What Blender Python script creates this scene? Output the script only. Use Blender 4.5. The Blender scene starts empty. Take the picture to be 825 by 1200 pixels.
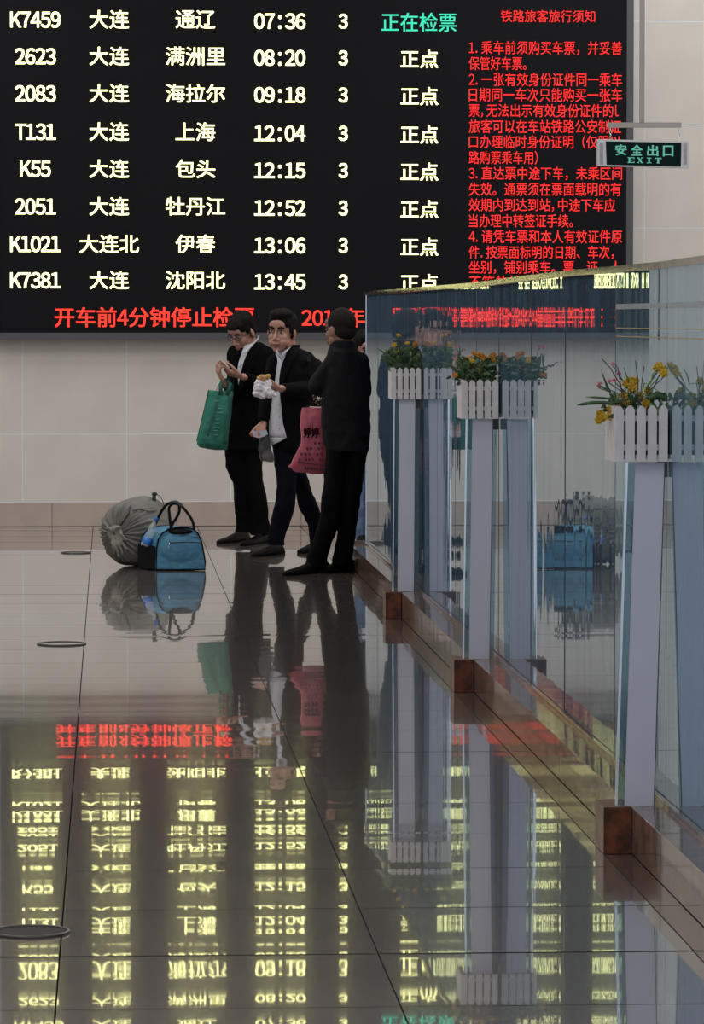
import bpy, bmesh, math, random
from mathutils import Vector, Matrix, noise
from math import sin, cos, pi, atan, radians as R

sc = bpy.context.scene
col = sc.collection
random.seed(7)
V = Vector

# ------------------------------------------------------------------ camera
F = 4800.0                       # focal length in pixels of the 825 px wide frame
CAMH = 1.65
PHI = atan(225 / F)
YAW = atan(284.5 / F * cos(PHI))
cam_d = bpy.data.cameras.new('camera')
cam_d.sensor_fit = 'HORIZONTAL'
cam_d.sensor_width = 36
cam_d.lens = F * 36 / 825
cam_d.clip_end = 200
cam = bpy.data.objects.new('camera', cam_d)
cam.location = (0, 0, CAMH)
cam.rotation_euler = (pi / 2 - PHI, 0, -YAW)
col.objects.link(cam)
sc.camera = cam

# ------------------------------------------------------------------ world, lamps, exposure
w = bpy.data.worlds.new('hall_daylight')
sc.world = w
w.use_nodes = True
w.node_tree.nodes['Background'].inputs[0].default_value = (0.80, 0.84, 0.95, 1)
w.node_tree.nodes['Background'].inputs[1].default_value = 1.02


def area(x, y, z, sx, sy, power, colr):
    l = bpy.data.lights.new('hall_lamp', 'AREA')
    l.shape = 'RECTANGLE'
    l.size = sx
    l.size_y = sy
    l.energy = power
    l.color = colr
    o = bpy.data.objects.new('hall_lamp', l)
    o.location = (x, y, z)
    col.objects.link(o)
    return o


for yy in (8, 17, 25, 30):
    for xx in (-2.5, 4.5):
        area(xx, yy, 6.9, 1.2, 4, 180, (1, 0.98, 0.95))
sc.view_settings.view_transform = 'Standard'
sc.view_settings.look = 'None'
sc.view_settings.gamma = 1
sc.view_settings.exposure = 0.0
sc.view_settings.use_curve_mapping = False

# ------------------------------------------------------------------ pixel -> place helpers
_Rm = cam.rotation_euler.to_matrix()


def ray(x, y):
    return _Rm @ V(((x - 412.5) / F, (600 - y) / F, -1))


def atY(x, y, Y):
    d = ray(x, y)
    return d * (Y / d.y) + V((0, 0, CAMH))


def atZ(x, y, Z=0.0):
    d = ray(x, y)
    return d * ((Z - CAMH) / d.z) + V((0, 0, CAMH))


# ------------------------------------------------------------------ materials
def mat(name, c, rough=0.6, metal=0.0, spec=0.5, coat=0.0, noise_amt=0.0, nscale=8.0, c2=None, bump=0.0, bscale=40.0, stretch=(1, 1, 1), emit=None, estr=1.0, alpha=1.0, transmission=0.0, ior=1.5, sheen=0.0):
    m = bpy.data.materials.new(name)
    m.use_nodes = True
    nt = m.node_tree
    b = nt.nodes['Principled BSDF']
    b.inputs['Base Color'].default_value = (*c, 1)
    b.inputs['Roughness'].default_value = rough
    b.inputs['Metallic'].default_value = metal
    b.inputs['Specular IOR Level'].default_value = spec
    b.inputs['Coat Weight'].default_value = coat
    b.inputs['IOR'].default_value = ior
    b.inputs['Transmission Weight'].default_value = transmission
    b.inputs['Sheen Weight'].default_value = sheen
    b.inputs['Alpha'].default_value = alpha
    if emit:
        b.inputs['Emission Color'].default_value = (*emit, 1)
        b.inputs['Emission Strength'].default_value = estr
    if noise_amt or bump or c2:
        tc = nt.nodes.new('ShaderNodeTexCoord')
        mp = nt.nodes.new('ShaderNodeMapping')
        mp.inputs['Scale'].default_value = stretch
        nt.links.new(tc.outputs['Object'], mp.inputs[0])
        if c2 or noise_amt:
            n = nt.nodes.new('ShaderNodeTexNoise')
            n.inputs['Scale'].default_value = nscale
            n.inputs['Detail'].default_value = 5
            nt.links.new(mp.outputs[0], n.inputs[0])
            mx = nt.nodes.new('ShaderNodeMix')
            mx.data_type = 'RGBA'
            cr = nt.nodes.new('ShaderNodeValToRGB')
            cr.color_ramp.elements[0].position = 0.38
            cr.color_ramp.elements[1].position = 0.62
            nt.links.new(n.outputs[0], cr.inputs[0])
            mx.inputs[6].default_value = (*c, 1)
            e = c2 or tuple(k * (1 - noise_amt) for k in c)
            mx.inputs[7].default_value = (*e, 1)
            nt.links.new(cr.outputs[0], mx.inputs[0])
            nt.links.new(mx.outputs[2], b.inputs['Base Color'])
        if bump:
            n2 = nt.nodes.new('ShaderNodeTexNoise')
            n2.inputs['Scale'].default_value = bscale
            n2.inputs['Detail'].default_value = 4
            nt.links.new(mp.outputs[0], n2.inputs[0])
            bp = nt.nodes.new('ShaderNodeBump')
            bp.inputs['Strength'].default_value = 1
            bp.inputs['Distance'].default_value = bump
            nt.links.new(n2.outputs[0], bp.inputs['Height'])
            nt.links.new(bp.outputs[0], b.inputs['Normal'])
    return m


def glow(name, c, s):
    m = bpy.data.materials.new(name)
    m.use_nodes = True
    nt = m.node_tree
    nt.nodes.remove(nt.nodes['Principled BSDF'])
    e = nt.nodes.new('ShaderNodeEmission')
    e.inputs[0].default_value = (*c, 1)
    e.inputs[1].default_value = s
    nt.links.new(e.outputs[0], nt.nodes['Material Output'].inputs[0])
    return m


def floor_mat(name, c, c2):
    """polished porcelain: sharp polish reflection plus a soft broad lobe under it"""
    m = mat(name, c, rough=0.13, spec=0.75, c2=c2, nscale=3.0)
    b = m.node_tree.nodes['Principled BSDF']
    b.inputs['Coat Weight'].default_value = 1.0
    b.inputs['Coat Roughness'].default_value = 0.018
    b.inputs['Coat IOR'].default_value = 1.5
    return m


def glass_mat(name, tint, ior=1.9, refl=(0.88, 0.95, 1.0), veil=0.10, pw=0.36, film=(0.25, 0.38, 0.48)):
    m = bpy.data.materials.new(name)
    m.use_nodes = True
    nt = m.node_tree
    nt.nodes.remove(nt.nodes['Principled BSDF'])
    g = nt.nodes.new('ShaderNodeBsdfGlossy')
    g.inputs['Roughness'].default_value = 0.012
    g.inputs['Color'].default_value = (*refl, 1)
    t = nt.nodes.new('ShaderNodeBsdfTransparent')
    t.inputs[0].default_value = (*tint, 1)
    f = nt.nodes.new('ShaderNodeFresnel')
    f.inputs[0].default_value = ior
    mx = nt.nodes.new('ShaderNodeMixShader')
    sq = nt.nodes.new('ShaderNodeMath')
    sq.operation = 'POWER'
    sq.inputs[1].default_value = pw
    nt.links.new(f.outputs[0], sq.inputs[0])
    nt.links.new(sq.outputs[0], mx.inputs[0])
    nt.links.new(t.outputs[0], mx.inputs[1])
    nt.links.new(g.outputs[0], mx.inputs[2])
    d = nt.nodes.new('ShaderNodeBsdfDiffuse')
    d.inputs[0].default_value = (*film, 1)
    m2 = nt.nodes.new('ShaderNodeMixShader')
    # pale veil of light, put into the glass colour as soft vertical streaks
    tc = nt.nodes.new('ShaderNodeTexCoord')
    mp = nt.nodes.new('ShaderNodeMapping')
    mp.inputs['Scale'].default_value = (6, 9, 0.5)
    n = nt.nodes.new('ShaderNodeTexNoise')
    n.inputs['Scale'].default_value = 1.5
    nt.links.new(tc.outputs['Object'], mp.inputs[0])
    nt.links.new(mp.outputs[0], n.inputs[0])
    ml = nt.nodes.new('ShaderNodeMath')
    ml.operation = 'MULTIPLY'
    ml.inputs[1].default_value = veil * 2
    nt.links.new(n.outputs[0], ml.inputs[0])
    nt.links.new(ml.outputs[0], m2.inputs[0])
    nt.links.new(mx.outputs[0], m2.inputs[1])
    nt.links.new(d.outputs[0], m2.inputs[2])
    nt.links.new(m2.outputs[0], nt.nodes['Material Output'].inputs[0])
    return m


M = {}
M['wall_tile'] = mat('wall_tile', (0.60, 0.57, 0.535), 0.5, noise_amt=0.06, nscale=2.5, spec=0.3)
M['grout_light'] = mat('grout_light', (0.72, 0.75, 0.80), 0.8, noise_amt=0.1)
M['base_tile'] = mat('base_tile', (0.42, 0.345, 0.305), 0.4, c2=(0.38, 0.32, 0.29), nscale=6)
M['floor_tile'] = floor_mat('floor_tile', (0.225, 0.195, 0.18), (0.20, 0.175, 0.165))
M['border_tile'] = floor_mat('border_tile', (0.13, 0.085, 0.065), (0.09, 0.065, 0.055))
M['border_tile'].node_tree.nodes['Principled BSDF'].inputs['Coat Weight'].default_value = 0.45
M['border_tile'].node_tree.nodes['Principled BSDF'].inputs['Specular IOR Level'].default_value = 0.4
M['floor_joint'] = mat('floor_joint', (0.035, 0.03, 0.027), 0.9)
M['ceiling'] = mat('ceiling_paint', (0.6, 0.6, 0.58), 0.9)
M['curb'] = mat('polished_granite_curb', (0.20, 0.135, 0.105), 0.09, spec=0.32, c2=(0.10, 0.07, 0.055), nscale=14, bump=0.0009, bscale=5)
M['marble'] = mat('red_brown_marble', (0.17, 0.055, 0.025), 0.3, spec=0.2, c2=(0.055, 0.02, 0.012), nscale=16)
M['screen'] = mat('led_black', (0.007, 0.007, 0.009), 0.8, spec=0.12)
M['frame'] = mat('board_frame', (0.075, 0.076, 0.085), 0.45, metal=0.3)
M['white_led'] = glow('white_led', (1.0, 0.98, 0.40), 3.0)
M['teal_led'] = glow('teal_led', (0.08, 1.0, 0.62), 0.9)
M['red_led'] = glow('red_led', (1.0, 0.042, 0.028), 1.8)
M['red_led_small'] = glow('red_led_small', (1.0, 0.036, 0.034), 1.35)
M['glass'] = glass_mat('partition_glass', (0.30, 0.38, 0.42), veil=0.16, film=(0.19, 0.33, 0.50))
M['glass_blue'] = glass_mat('blue_film_glass', (0.30, 0.38, 0.42), refl=(0.74, 0.88, 0.98), veil=0.22, film=(0.26, 0.42, 0.54))
M['stripe_y'] = mat('yellow_stripe', (0.55, 0.46, 0.20), 0.6, alpha=0.45)
M['stripe_w'] = mat('pale_stripe', (0.50, 0.54, 0.56), 0.6, alpha=0.35)
M['fin_glass'] = glass_mat('fin_glass', (0.62, 0.72, 0.76), ior=1.45, veil=0.03, pw=1.0)
M['bronze'] = mat('bronze_cap', (0.20, 0.17, 0.145), 0.10, metal=0.8, c2=(0.12, 0.10, 0.085), nscale=14, bump=0.0008, bscale=5)
M['chrome'] = mat('polished_edge', (0.75, 0.76, 0.78), 0.15, metal=1.0)
M['dark_metal'] = mat('dark_metal', (0.07, 0.065, 0.06), 0.4, metal=0.5)
M['film'] = mat('lavender_film', (0.60, 0.61, 0.73), 0.55, noise_amt=0.05, nscale=3)
M['picket'] = mat('picket_paint', (0.70, 0.68, 0.69), 0.5, noise_amt=0.08, nscale=20, bump=0.001)
M['soil'] = mat('dark_foam', (0.015, 0.015, 0.012), 0.9)


# ------------------------------------------------------------------ mesh builder
class MB:
    def __init__(s):
        s.v = []
        s.f = []

    def add(s, verts, faces):
        n = len(s.v)
        s.v += [V(v) for v in verts]
        s.f += [tuple(i + n for i in f) for f in faces]
        return s

    def box(s, c, d, rot=None):
        c = V(c)
        vs = []
        for z in (-.5, .5):
            for x, y in ((-.5, -.5), (.5, -.5), (.5, .5), (-.5, .5)):
                p = V((x * d[0], y * d[1], z * d[2]))
                if rot:
                    p = rot @ p
                vs.append(c + p)
        return s.add(vs, [(3, 2, 1, 0), (4, 5, 6, 7), (0, 1, 5, 4), (1, 2, 6, 5), (2, 3, 7, 6), (3, 0, 4, 7)])

    def span(s, a, b):
        a, b = V(a), V(b)
        return s.box((a + b) / 2, [abs(q) for q in (b - a)])

    def prism(s, pts, t):
        """pts: closed loop of 3-D points; t: thickness vector"""
        n = len(pts)
        t = V(t)
        vs = [V(p) for p in pts] + [V(p) + t for p in pts]
        fs = [tuple(range(n))[::-1], tuple(range(n, 2 * n))] + [(i, (i + 1) % n, (i + 1) % n + n, i + n) for i in range(n)]
        return s.add(vs, fs)

    def tube(s, pts, rad, seg=8, closed=False, flat=1.0, side=None, caps=True):
        pts = [V(p) for p in pts]
        n = len(pts)
        if not hasattr(rad, '__len__'):
            rad = [rad] * n
        rings = []
        prev = None
        for i, p in enumerate(pts):
            if closed:
                t = pts[(i + 1) % n] - pts[i - 1]
            else:
                t = pts[min(i + 1, n - 1)] - pts[max(i - 1, 0)]
            if t.length < 1e-9:
                t = V((0, 0, 1))
            t.normalize()
            if side is not None:
                a = V(side) - t * t.dot(V(side))
            elif prev is None:
                a = V((0, 1, 0)) if abs(t.y) < 0.9 else V((1, 0, 0))
                a = a - t * t.dot(a)
            else:
                a = prev - t * t.dot(prev)
            a.normalize()
            prev = a
            b = t.cross(a)
            rings.append([p + (a * cos(2 * pi * k / seg) + b * sin(2 * pi * k / seg) * flat) * rad[i] for k in range(seg)])
        vs = [q for r in rings for q in r]
        fs = []
        for i in range(n if closed else n - 1):
            j = (i + 1) % n
            for k in range(seg):
                l = (k + 1) % seg
                fs.append((i * seg + k, i * seg + l, j * seg + l, j * seg + k))
        if not closed and caps:
            fs.append(tuple(range(seg))[::-1])
            fs.append(tuple((n - 1) * seg + k for k in range(seg)))
        return s.add(vs, fs)

    def cap(s, p0, r0, p1, r1, seg=12, flat=1.0, side=None):
        """tapered limb with rounded ends"""
        p0, p1 = V(p0), V(p1)
        d = p1 - p0
        L = d.length
        u = d / L if L > 1e-6 else V((0, 0, 1))
        pts, rs = [], []
        for a in (85, 60, 30):
            pts.append(p0 - u * r0 * sin(R(a)))
            rs.append(r0 * cos(R(a)))
        for t in (0, 0.33, 0.66, 1):
            pts.append(p0.lerp(p1, t))
            rs.append(r0 + (r1 - r0) * t)
        for a in (30, 60, 85):
            pts.append(p1 + u * r1 * sin(R(a)))
            rs.append(r1 * cos(R(a)))
        return s.tube(pts, rs, seg, flat=flat, side=side)

    def ell(s, c, r, rot=None, seg=16, rings=10):
        c = V(c)
        vs, fs = [], []
        for i in range(1, rings):
            a = pi * i / rings
            for k in range(seg):
                b = 2 * pi * k / seg
                p = V((r[0] * sin(a) * cos(b), r[1] * sin(a) * sin(b), r[2] * cos(a)))
                if rot:
                    p = rot @ p
                vs.append(c + p)
        top = V((0, 0, r[2]))
        if rot:
            top = rot @ top
        vs += [c + top, c - top]
        T, B = len(vs) - 2, len(vs) - 1
        for i in range(rings - 2):
            for k in range(seg):
                l = (k + 1) % seg
                fs.append((i * seg + k, (i + 1) * seg + k, (i + 1) * seg + l, i * seg + l))
        for k in range(seg):
            l = (k + 1) % seg
            fs.append((T, k, l))
            fs.append((B, (rings - 2) * seg + l, (rings - 2) * seg + k))
        return s.add(vs, fs)

    def build(s, name, m, parent=None, smooth=False, bevel=0.0, remesh=0.0, soft=0, disp=0.0, dscale=0.1, deci=0):
        o0 = origin(parent)
        me = bpy.data.meshes.new(name)
        me.from_pydata([v - o0 for v in s.v], [], s.f)
        if bevel:
            bm = bmesh.new()
            bm.from_mesh(me)
            bmesh.ops.bevel(bm, geom=bm.edges[:], offset=bevel, segments=2 if smooth else 1, affect='EDGES', profile=0.5)
            bm.to_mesh(me)
            bm.free()
        ob = bpy.data.objects.new(name, me)
        col.objects.link(ob)
        if parent:
            ob.parent = parent
        if remesh:
            r = ob.modifiers.new('r', 'REMESH')
            r.mode = 'VOXEL'
            r.voxel_size = remesh
            if soft:
                q = ob.modifiers.new('s', 'SMOOTH')
                q.factor = 0.5
                q.iterations = soft
            dg = bpy.context.evaluated_depsgraph_get()
            m2 = bpy.data.meshes.new_from_object(ob.evaluated_get(dg))
            ob.modifiers.clear()
            ob.data = m2
            me = m2
            if disp:
                me.calc_normals_split() if hasattr(me, 'calc_normals_split') else None
                ns = [v.normal.copy() for v in me.vertices]
                for v, nn in zip(me.vertices, ns):
                    p = v.co / dscale
                    k = noise.noise(V((p.x, p.y, p.z * 0.55))) + 0.5 * noise.noise(p * 2.3)
                    v.co = v.co + nn * k * disp
        me.materials.clear()
        me.materials.append(m)
        if smooth or remesh:
            for p in me.polygons:
                p.use_smooth = True
        return ob


def origin(o):
    p = V((0, 0, 0))
    while o is not None:
        p = p + o.location
        o = o.parent
    return p


def tag(o, label=None, cat=None, group=None, kind=None):
    if label:
        o['label'] = label
    if cat:
        o['category'] = cat
    if group:
        o['group'] = group
    if kind:
        o['kind'] = kind
    return o


def thing(name, loc, label, cat, group=None, kind=None):
    o = bpy.data.objects.new(name, None)
    o.empty_display_size = 0.1
    o.location = loc
    col.objects.link(o)
    return tag(o, label, cat, group, kind)


_glyphs = {}


def glyph(ch):
    """outline of one full-width character as a flat mesh (em = 1)"""
    if ch not in _glyphs:
        c = bpy.data.curves.new('glyph', 'FONT')
        c.body = ch
        c.resolution_u = 3
        o = bpy.data.objects.new('glyph', c)
        col.objects.link(o)
        dg = bpy.context.evaluated_depsgraph_get()
        me = bpy.data.meshes.new_from_object(o.evaluated_get(dg))
        _glyphs[ch] = ([(v.co.x, v.co.y) for v in me.vertices], [tuple(p.vertices) for p in me.polygons])
        bpy.data.objects.remove(o)
        bpy.data.meshes.remove(me)
    return _glyphs[ch]


HALF = '0123456789:.,lABCDEFGHIJKLMNOPQRSTUVWXYZ'


def text(s, name, parent, m, Y, bx, off=0.012, hw=0.52):
    """lettering as real geometry, fitted to a box (x0, y0, x1, y1) measured in the picture on the plane Y.
    Latin letters use the full-width forms of the same face, set on a half-width pitch; strokes are thickened by small shifts"""
    vs, fs = [], []
    pen = 0.0
    for ch in s:
        half = ch in HALF
        g = chr(ord(ch) + 0xFEE0) if half else ch
        pv, pf = glyph(g)
        if half:
            k = 0.88
            gx = [v[0] for v in pv]
            dx = pen + hw / 2 - k * (min(gx) + max(gx)) / 2
            adv = hw
            if ch in '.,':
                dx = pen - k * min(gx) + 0.08
        else:
            k, dx, adv = 1.0, pen, 1.0
        sh = ((0, 0),) if off <= 0 else ((-off, -off * .6), (off, -off * .6), (-off, off * .6), (off, off * .6))
        for (sx, sy) in sh:
            n = len(vs)
            vs += [(x * k + dx + sx, y_ + sy) for x, y_ in pv]
            fs += [tuple(i + n for i in p) for p in pf]
        pen += adv
    xs = [v[0] for v in vs]
    ys = [v[1] for v in vs]
    x0, x1, y0, y1 = min(xs), max(xs), min(ys), max(ys)
    if s[-1] in '，。、）' :
        x1 = pen
    a = atY(bx[0], bx[3], Y)
    b = atY(bx[2], bx[1], Y)
    o0 = origin(parent)
    out = [V((a.x + (b.x - a.x) * (x - x0) / (x1 - x0), Y, a.z + (b.z - a.z) * (q - y0) / (y1 - y0))) - o0 for x, q in vs]
    me = bpy.data.meshes.new(name)
    me.from_pydata(out, [], fs)
    me.materials.append(m)
    ob = bpy.data.objects.new(name, me)
    col.objects.link(ob)
    ob.parent = parent
    return ob


# ================================================================== SETTING
WY = 32.8          # wall face
TP = 0.829         # tile pitch
# --- floor slab and tiles
MB().span((-5, 2, -0.12), (9, WY + 0.3, -0.014)).build('floor', M['floor_joint'])
floor = bpy.data.objects['floor']
tag(floor, kind='structure')
XS = [-0.133 + TP * k for k in range(-2, 2)] + [1.523]
G = 0.0022
rnd = random.Random(11)


def tile_mesh(wd, seed, name, m, wave=True, ln=TP):
    r = random.Random(seed)
    nY = 20
    NC = 8
    rip = [r.uniform(-1, 1) for _ in range(40)]
    tilt = r.uniform(-0.0011, 0.0008)
    bow = r.uniform(-0.0010, 0.0018)
    ph1, ph2 = r.uniform(0, 6.28), r.uniform(0, 6.28)
    a1, a2 = r.uniform(0.0003, 0.0009), r.uniform(0.0002, 0.0006)
    if seed < 104:
        tilt -= 0.0009
    L = ln - 2 * G
    vs, fs = [], []

    def z(t):
        y = t - 0.5
        # slope field integrated: tilt + bow + two ripples
        return L * (tilt * y - bow * y * y * 2 + a1 / 9.4 * sin(9.4 * y * 1.6 + ph1) + a2 / 25 * sin(25 * y * 1.3 + ph2) + a2 / 60 * sin(58 * y + ph1))
    z0 = max(z(i / nY) for i in range(nY + 1))
    cols_ = [k / NC for k in range(NC + 1)]
    for i in range(nY + 1):
        t = i / nY
        for u in cols_:
            tt = t + 0.035 * sin(2 * pi * u + ph1) * sin(pi * t) + 0.015 * sin(6 * pi * u + ph2) * sin(pi * t)
            vs.append(V((G + (wd - 2 * G) * u, G + L * t, z(tt) - z0)))
    for i in range(nY):
        for k in range(NC):
            a = i * (NC + 1) + k
            fs.append((a, a + 1, a + NC + 2, a + NC + 1))
    n = len(vs)
    # recessed edge skirt
    W = NC + 1
    per = list(range(W)) + [i * W + NC for i in range(1, nY + 1)] + [nY * W + q for q in range(NC - 1, -1, -1)] + [i * W for i in range(nY - 1, 0, -1)]
    for p in per:
        vs.append(vs[p] + V((0, 0, -0.014)))
    k = len(per)
    for i in range(k):
        j = (i + 1) % k
        fs.append((per[j], per[i], n + i, n + j))
    me = bpy.data.meshes.new(name)
    me.from_pydata(vs, [], fs)
    me.materials.append(m)
    me.materials.append(M['floor_joint'])
    for i, p in enumerate(me.polygons):
        p.use_smooth = i < nY * NC
        p.material_index = 0 if i < nY * NC else 1
    me.set_sharp_from_angle(angle=R(30))
    return me


Y0 = 11.42 - TP * 3
row = 0
y = Y0
cols = [(XS[i], XS[i + 1]) for i in range(len(XS) - 1)] + [(1.80 + TP * k, 1.80 + TP * (k + 1)) for k in range(4)]
while y < WY - 0.02:
    ln = min(TP, WY - y)
    meshes = {}
    for (a, b) in cols:
        wd = round(b - a, 3)
        if a > 1.6 and y < 24:
            continue
        if wd not in meshes:
            meshes[wd] = tile_mesh(wd, 100 + row, 'floor_tile', M['floor_tile'], ln=ln)
        o = bpy.data.objects.new('floor_tile', meshes[wd])
        o.location = (a, y, 0)
        col.objects.link(o)
        o.parent = floor
    # brown border strip between the seam and the curb
    o = bpy.data.objects.new('border_tile', tile_mesh(0.087 if y < 27.3 else 0.277, 100 + row, 'border_tile', M['border_tile'], ln=ln))
    o.location = (1.523, y, 0)
    col.objects.link(o)
    o.parent = floor
    y += TP
    row += 1
MB().span((-5, 2, -0.02), (9, Y0, 0)).build('floor_tile', M['floor_tile'], floor)
MB().span((-5, Y0, -0.02), (XS[0], WY, 0)).build('floor_tile', M['floor_tile'], floor)
MB().span((5.12, Y0, -0.02), (9, WY, 0)).build('floor_tile', M['floor_tile'], floor)
MB().span((1.80, Y0, -0.02), (5.12, 24.0, 0)).build('floor_tile', M['floor_tile'], floor)

# round floor covers
for i, (px, py, rr, lb) in enumerate(((72, 755, 0.122, 'round metal floor cover between wall and foreground, left of the long seam'), (35, 1093, 0.105, 'round metal floor cover nearest the camera, bottom left'), (89, 648, 0.10, 'round metal floor cover farthest back, left of the grey sack'))):
    c = atZ(px, py, 0)
    t = thing('floor_cover', (c.x, c.y, 0), lb, 'floor cover')
    ring = MB()
    ring.tube([c + V((cos(a * pi / 16) * rr, sin(a * pi / 16) * rr, 0.003)) for a in range(32)], 0.005, 6, closed=True)
    ring.build('rim', M['dark_metal'], t, smooth=True)
    MB().add([c + V((cos(a * pi / 16) * rr, sin(a * pi / 16) * rr, 0.0025)) for a in range(32)], [tuple(range(32))]).build('lid', M['soil'] if i == 1 else M['floor_tile'], t)

# --- wall
tag(MB().span((-5, WY + 0.0015, 0), (9, WY + 0.3, 7.2)).build('wall_back', M['grout_light']), kind='structure')
wall = bpy.data.objects['wall_back']
wx = [-0.693 + 0.832 * k for k in range(-5, 12)]
wz = [0.20, 0.741] + [0.741 + 0.826 * k for k in range(1, 8)]
tm = {}
for i in range(len(wx) - 1):
    for j in range(len(wz) - 1):
        hh = round(wz[j + 1] - wz[j], 3)
        # tiles wholly behind the display board are not seen from anywhere
        if hh not in tm:
            b = MB().span((0.003, 0, 0.003), (0.829, 0.02, hh - 0.003))
            ob = b.build('wall_tile', M['wall_tile'], bevel=0.0015)
            tm[hh] = ob.data
            bpy.data.objects.remove(ob)
        if -0.9 < wx[i] < 3.3 and wz[j] > 1.6 and wz[j + 1] < 4.7:
            continue
        o = bpy.data.objects.new('wall_tile', tm[hh])
        o.location = (wx[i], WY, wz[j])
        col.objects.link(o)
        o.parent = wall
base = MB().span((-5, WY + 0.005, 0), (9, WY + 0.02, 0.196)).build('baseboard_back', M['floor_joint'])
tag(base, kind='structure')
for k in range(-4, 9):
    x = -0.46 + k * 0.83 * 1.2
    MB().span((x + 0.002, WY - 0.012, 0.002), (x + 0.994, WY + 0.005, 0.196)).build('baseboard_tile', M['base_tile'], base, bevel=0.002)
tag(MB().span((-5, 2, 7.2), (9, WY + 0.3, 7.4)).build('ceiling', M['ceiling']), kind='structure')
tag(MB().span((-5.2, 2, 0), (-5, WY + 0.3, 7.4)).build('wall_left', M['wall_tile']), kind='structure')
tag(MB().span((9, 2, 0), (9.2, WY + 0.3, 7.4)).build('wall_right', M['wall_tile']), kind='structure')

# ================================================================== DISPLAY BOARD
BY = WY - 0.14
bl, br = -0.93, atY(742, 200, BY).x
bz = atY(300, 398, BY).z
bt = 4.75
board = thing('display_board', ((bl + br) / 2, BY, bz), 'huge black LED departure board with yellow-white and red lettering on the back wall', 'display board')
fw = 0.055
fr = MB()
fr.span((bl, BY - 0.012, bz), (br, WY - 0.001, bz + fw))
fr.span((bl, BY - 0.012, bt - fw), (br, WY - 0.001, bt))
fr.span((bl, BY - 0.012, bz), (bl + fw, WY - 0.001, bt))
fr.span((br - fw, BY - 0.012, bz), (br, WY - 0.001, bt))
fr.build('frame', M['frame'], board)
MB().span((bl + fw, BY, bz + fw), (br - fw, WY - 0.001, bt - fw)).build('screen', M['screen'], board)
TY = BY - 0.004
rows = [('K7459', '大连', '通辽', '07:36', 23), ('2623', '大连', '满洲里', '08:20', 66), ('2083', '大连', '海拉尔', '09:18', 109.5), ('T131', '大连', '上海', '12:04', 154.5),
        ('K55', '大连', '包头', '12:15', 198), ('2051', '大连', '牡丹江', '12:52', 242), ('K1021', '大连北', '伊春', '13:06', 286), ('K7381', '大连', '沈阳北', '13:45', 328.5)]
for k, (no, fr_, to, tm_, yc) in enumerate(rows):
    n = len(no)
    hw = {3: 18, 4: 24, 5: 29.5}[n]
    text(no, 'train_number', board, M['white_led'], TY, (41.5 - hw, yc - 9.5, 41.5 + hw, yc + 9.5), off=0.022)
    hw = 11.6 * len(fr_)
    text(fr_, 'origin_station', board, M['white_led'], TY, (128 - hw, yc - 11, 128 + hw, yc + 10.5), off=0.012)
    hw = 11.6 * len(to)
    text(to, 'destination', board, M['white_led'], TY, (229 - hw, yc - 11, 229 + hw, yc + 10.5), off=0.012)
    y2 = yc + 1.8
    text(tm_, 'departure_time', board, M['white_led'], TY, (298, y2 - 9.2, 358, y2 + 9.2), off=0.022)
    text('3', 'gate_number', board, M['white_led'], TY, (396.8, y2 - 8.7, 407.5, y2 + 8.7), off=0.03)
    if k == 0:
        text('正在检票', 'status', board, M['teal_led'], TY, (447, 15, 535, 37), off=0.010)
    else:
        yy = yc + 3.2
        text('正点', 'status', board, M['white_led'], TY, (469.5, yy - 10.5, 513.5, yy + 10.5), off=0.016)
text('开车前4分钟停止检票', 'boarding_notice', board, M['red_led'], TY, (64, 360, 298, 383.5), off=0.016)
text('2017年0', 'date_line', board, M['red_led'], TY, (353.5, 361, 441, 383.5), off=0.016)
text('铁路旅客旅行须知', 'notice_line', board, M['red_led_small'], TY, (587, 12, 697.5, 26), off=0.004)
notice = [('1.乘车前须购买车票，并妥善', 729, 56.5), ('保管好车票。', 625, 74.5), ('2.一张有效身份证件同一乘车', 729, 93.5), ('日期同一车次只能购买一张车', 729, 111.5),
          ('票,无法出示有效身份证件的l', 725, 130), ('旅客可以在车站铁路公安制证', 728, 148.5), ('口办理临时身份证明（仅限以', 728, 166.5), ('路购票乘车用）', 639, 185),
          ('3.直达票中途下车，未乘区间', 729, 203.5), ('失效。通票须在票面载明的有', 728, 222), ('效期内到达到站,中途下车应', 721, 240.5), ('当办理中转签证手续。', 680, 259),
          ('4.请凭车票和本人有效证件原', 729, 277.5), ('件.按票面标明的日期、车次，', 728, 296), ('坐别，铺别乘车。票、证、人', 728, 313.5), ('不符的按无票处理。', 690, 331)]
for s, x1, yc in notice:
    text(s, 'notice_line', board, M['red_led_small'], TY, (549.5, yc - 8, x1, yc + 7.5), off=0.004)

# ================================================================== EXIT SIGN
SY = 20.0


def sp(x, y):
    return atY(x, y, SY)


sign = thing('exit_sign', sp(754, 197), 'small green-on-black exit sign in a silver case hanging from a ceiling rod', 'sign')
M['sign_case'] = mat('sign_case', (0.55, 0.56, 0.57), 0.35, metal=0.3)
M['sign_side'] = mat('sign_side', (0.34, 0.35, 0.37), 0.4, metal=0.3, noise_amt=0.2, nscale=60)
M['sign_dark'] = mat('sign_dark', (0.003, 0.013, 0.012), 0.7, spec=0.08)
M['sign_text'] = glow('sign_text', (0.16, 0.56, 0.42), 0.75)
M['rod'] = mat('hanging_rod', (0.36, 0.33, 0.31), 0.5, metal=0.4)


def quad_slab(pl, Y, t, name, m, parent):
    return MB().prism([atY(px, py, Y) for px, py in pl], (0, t, 0)).build(name, m, parent)


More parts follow.
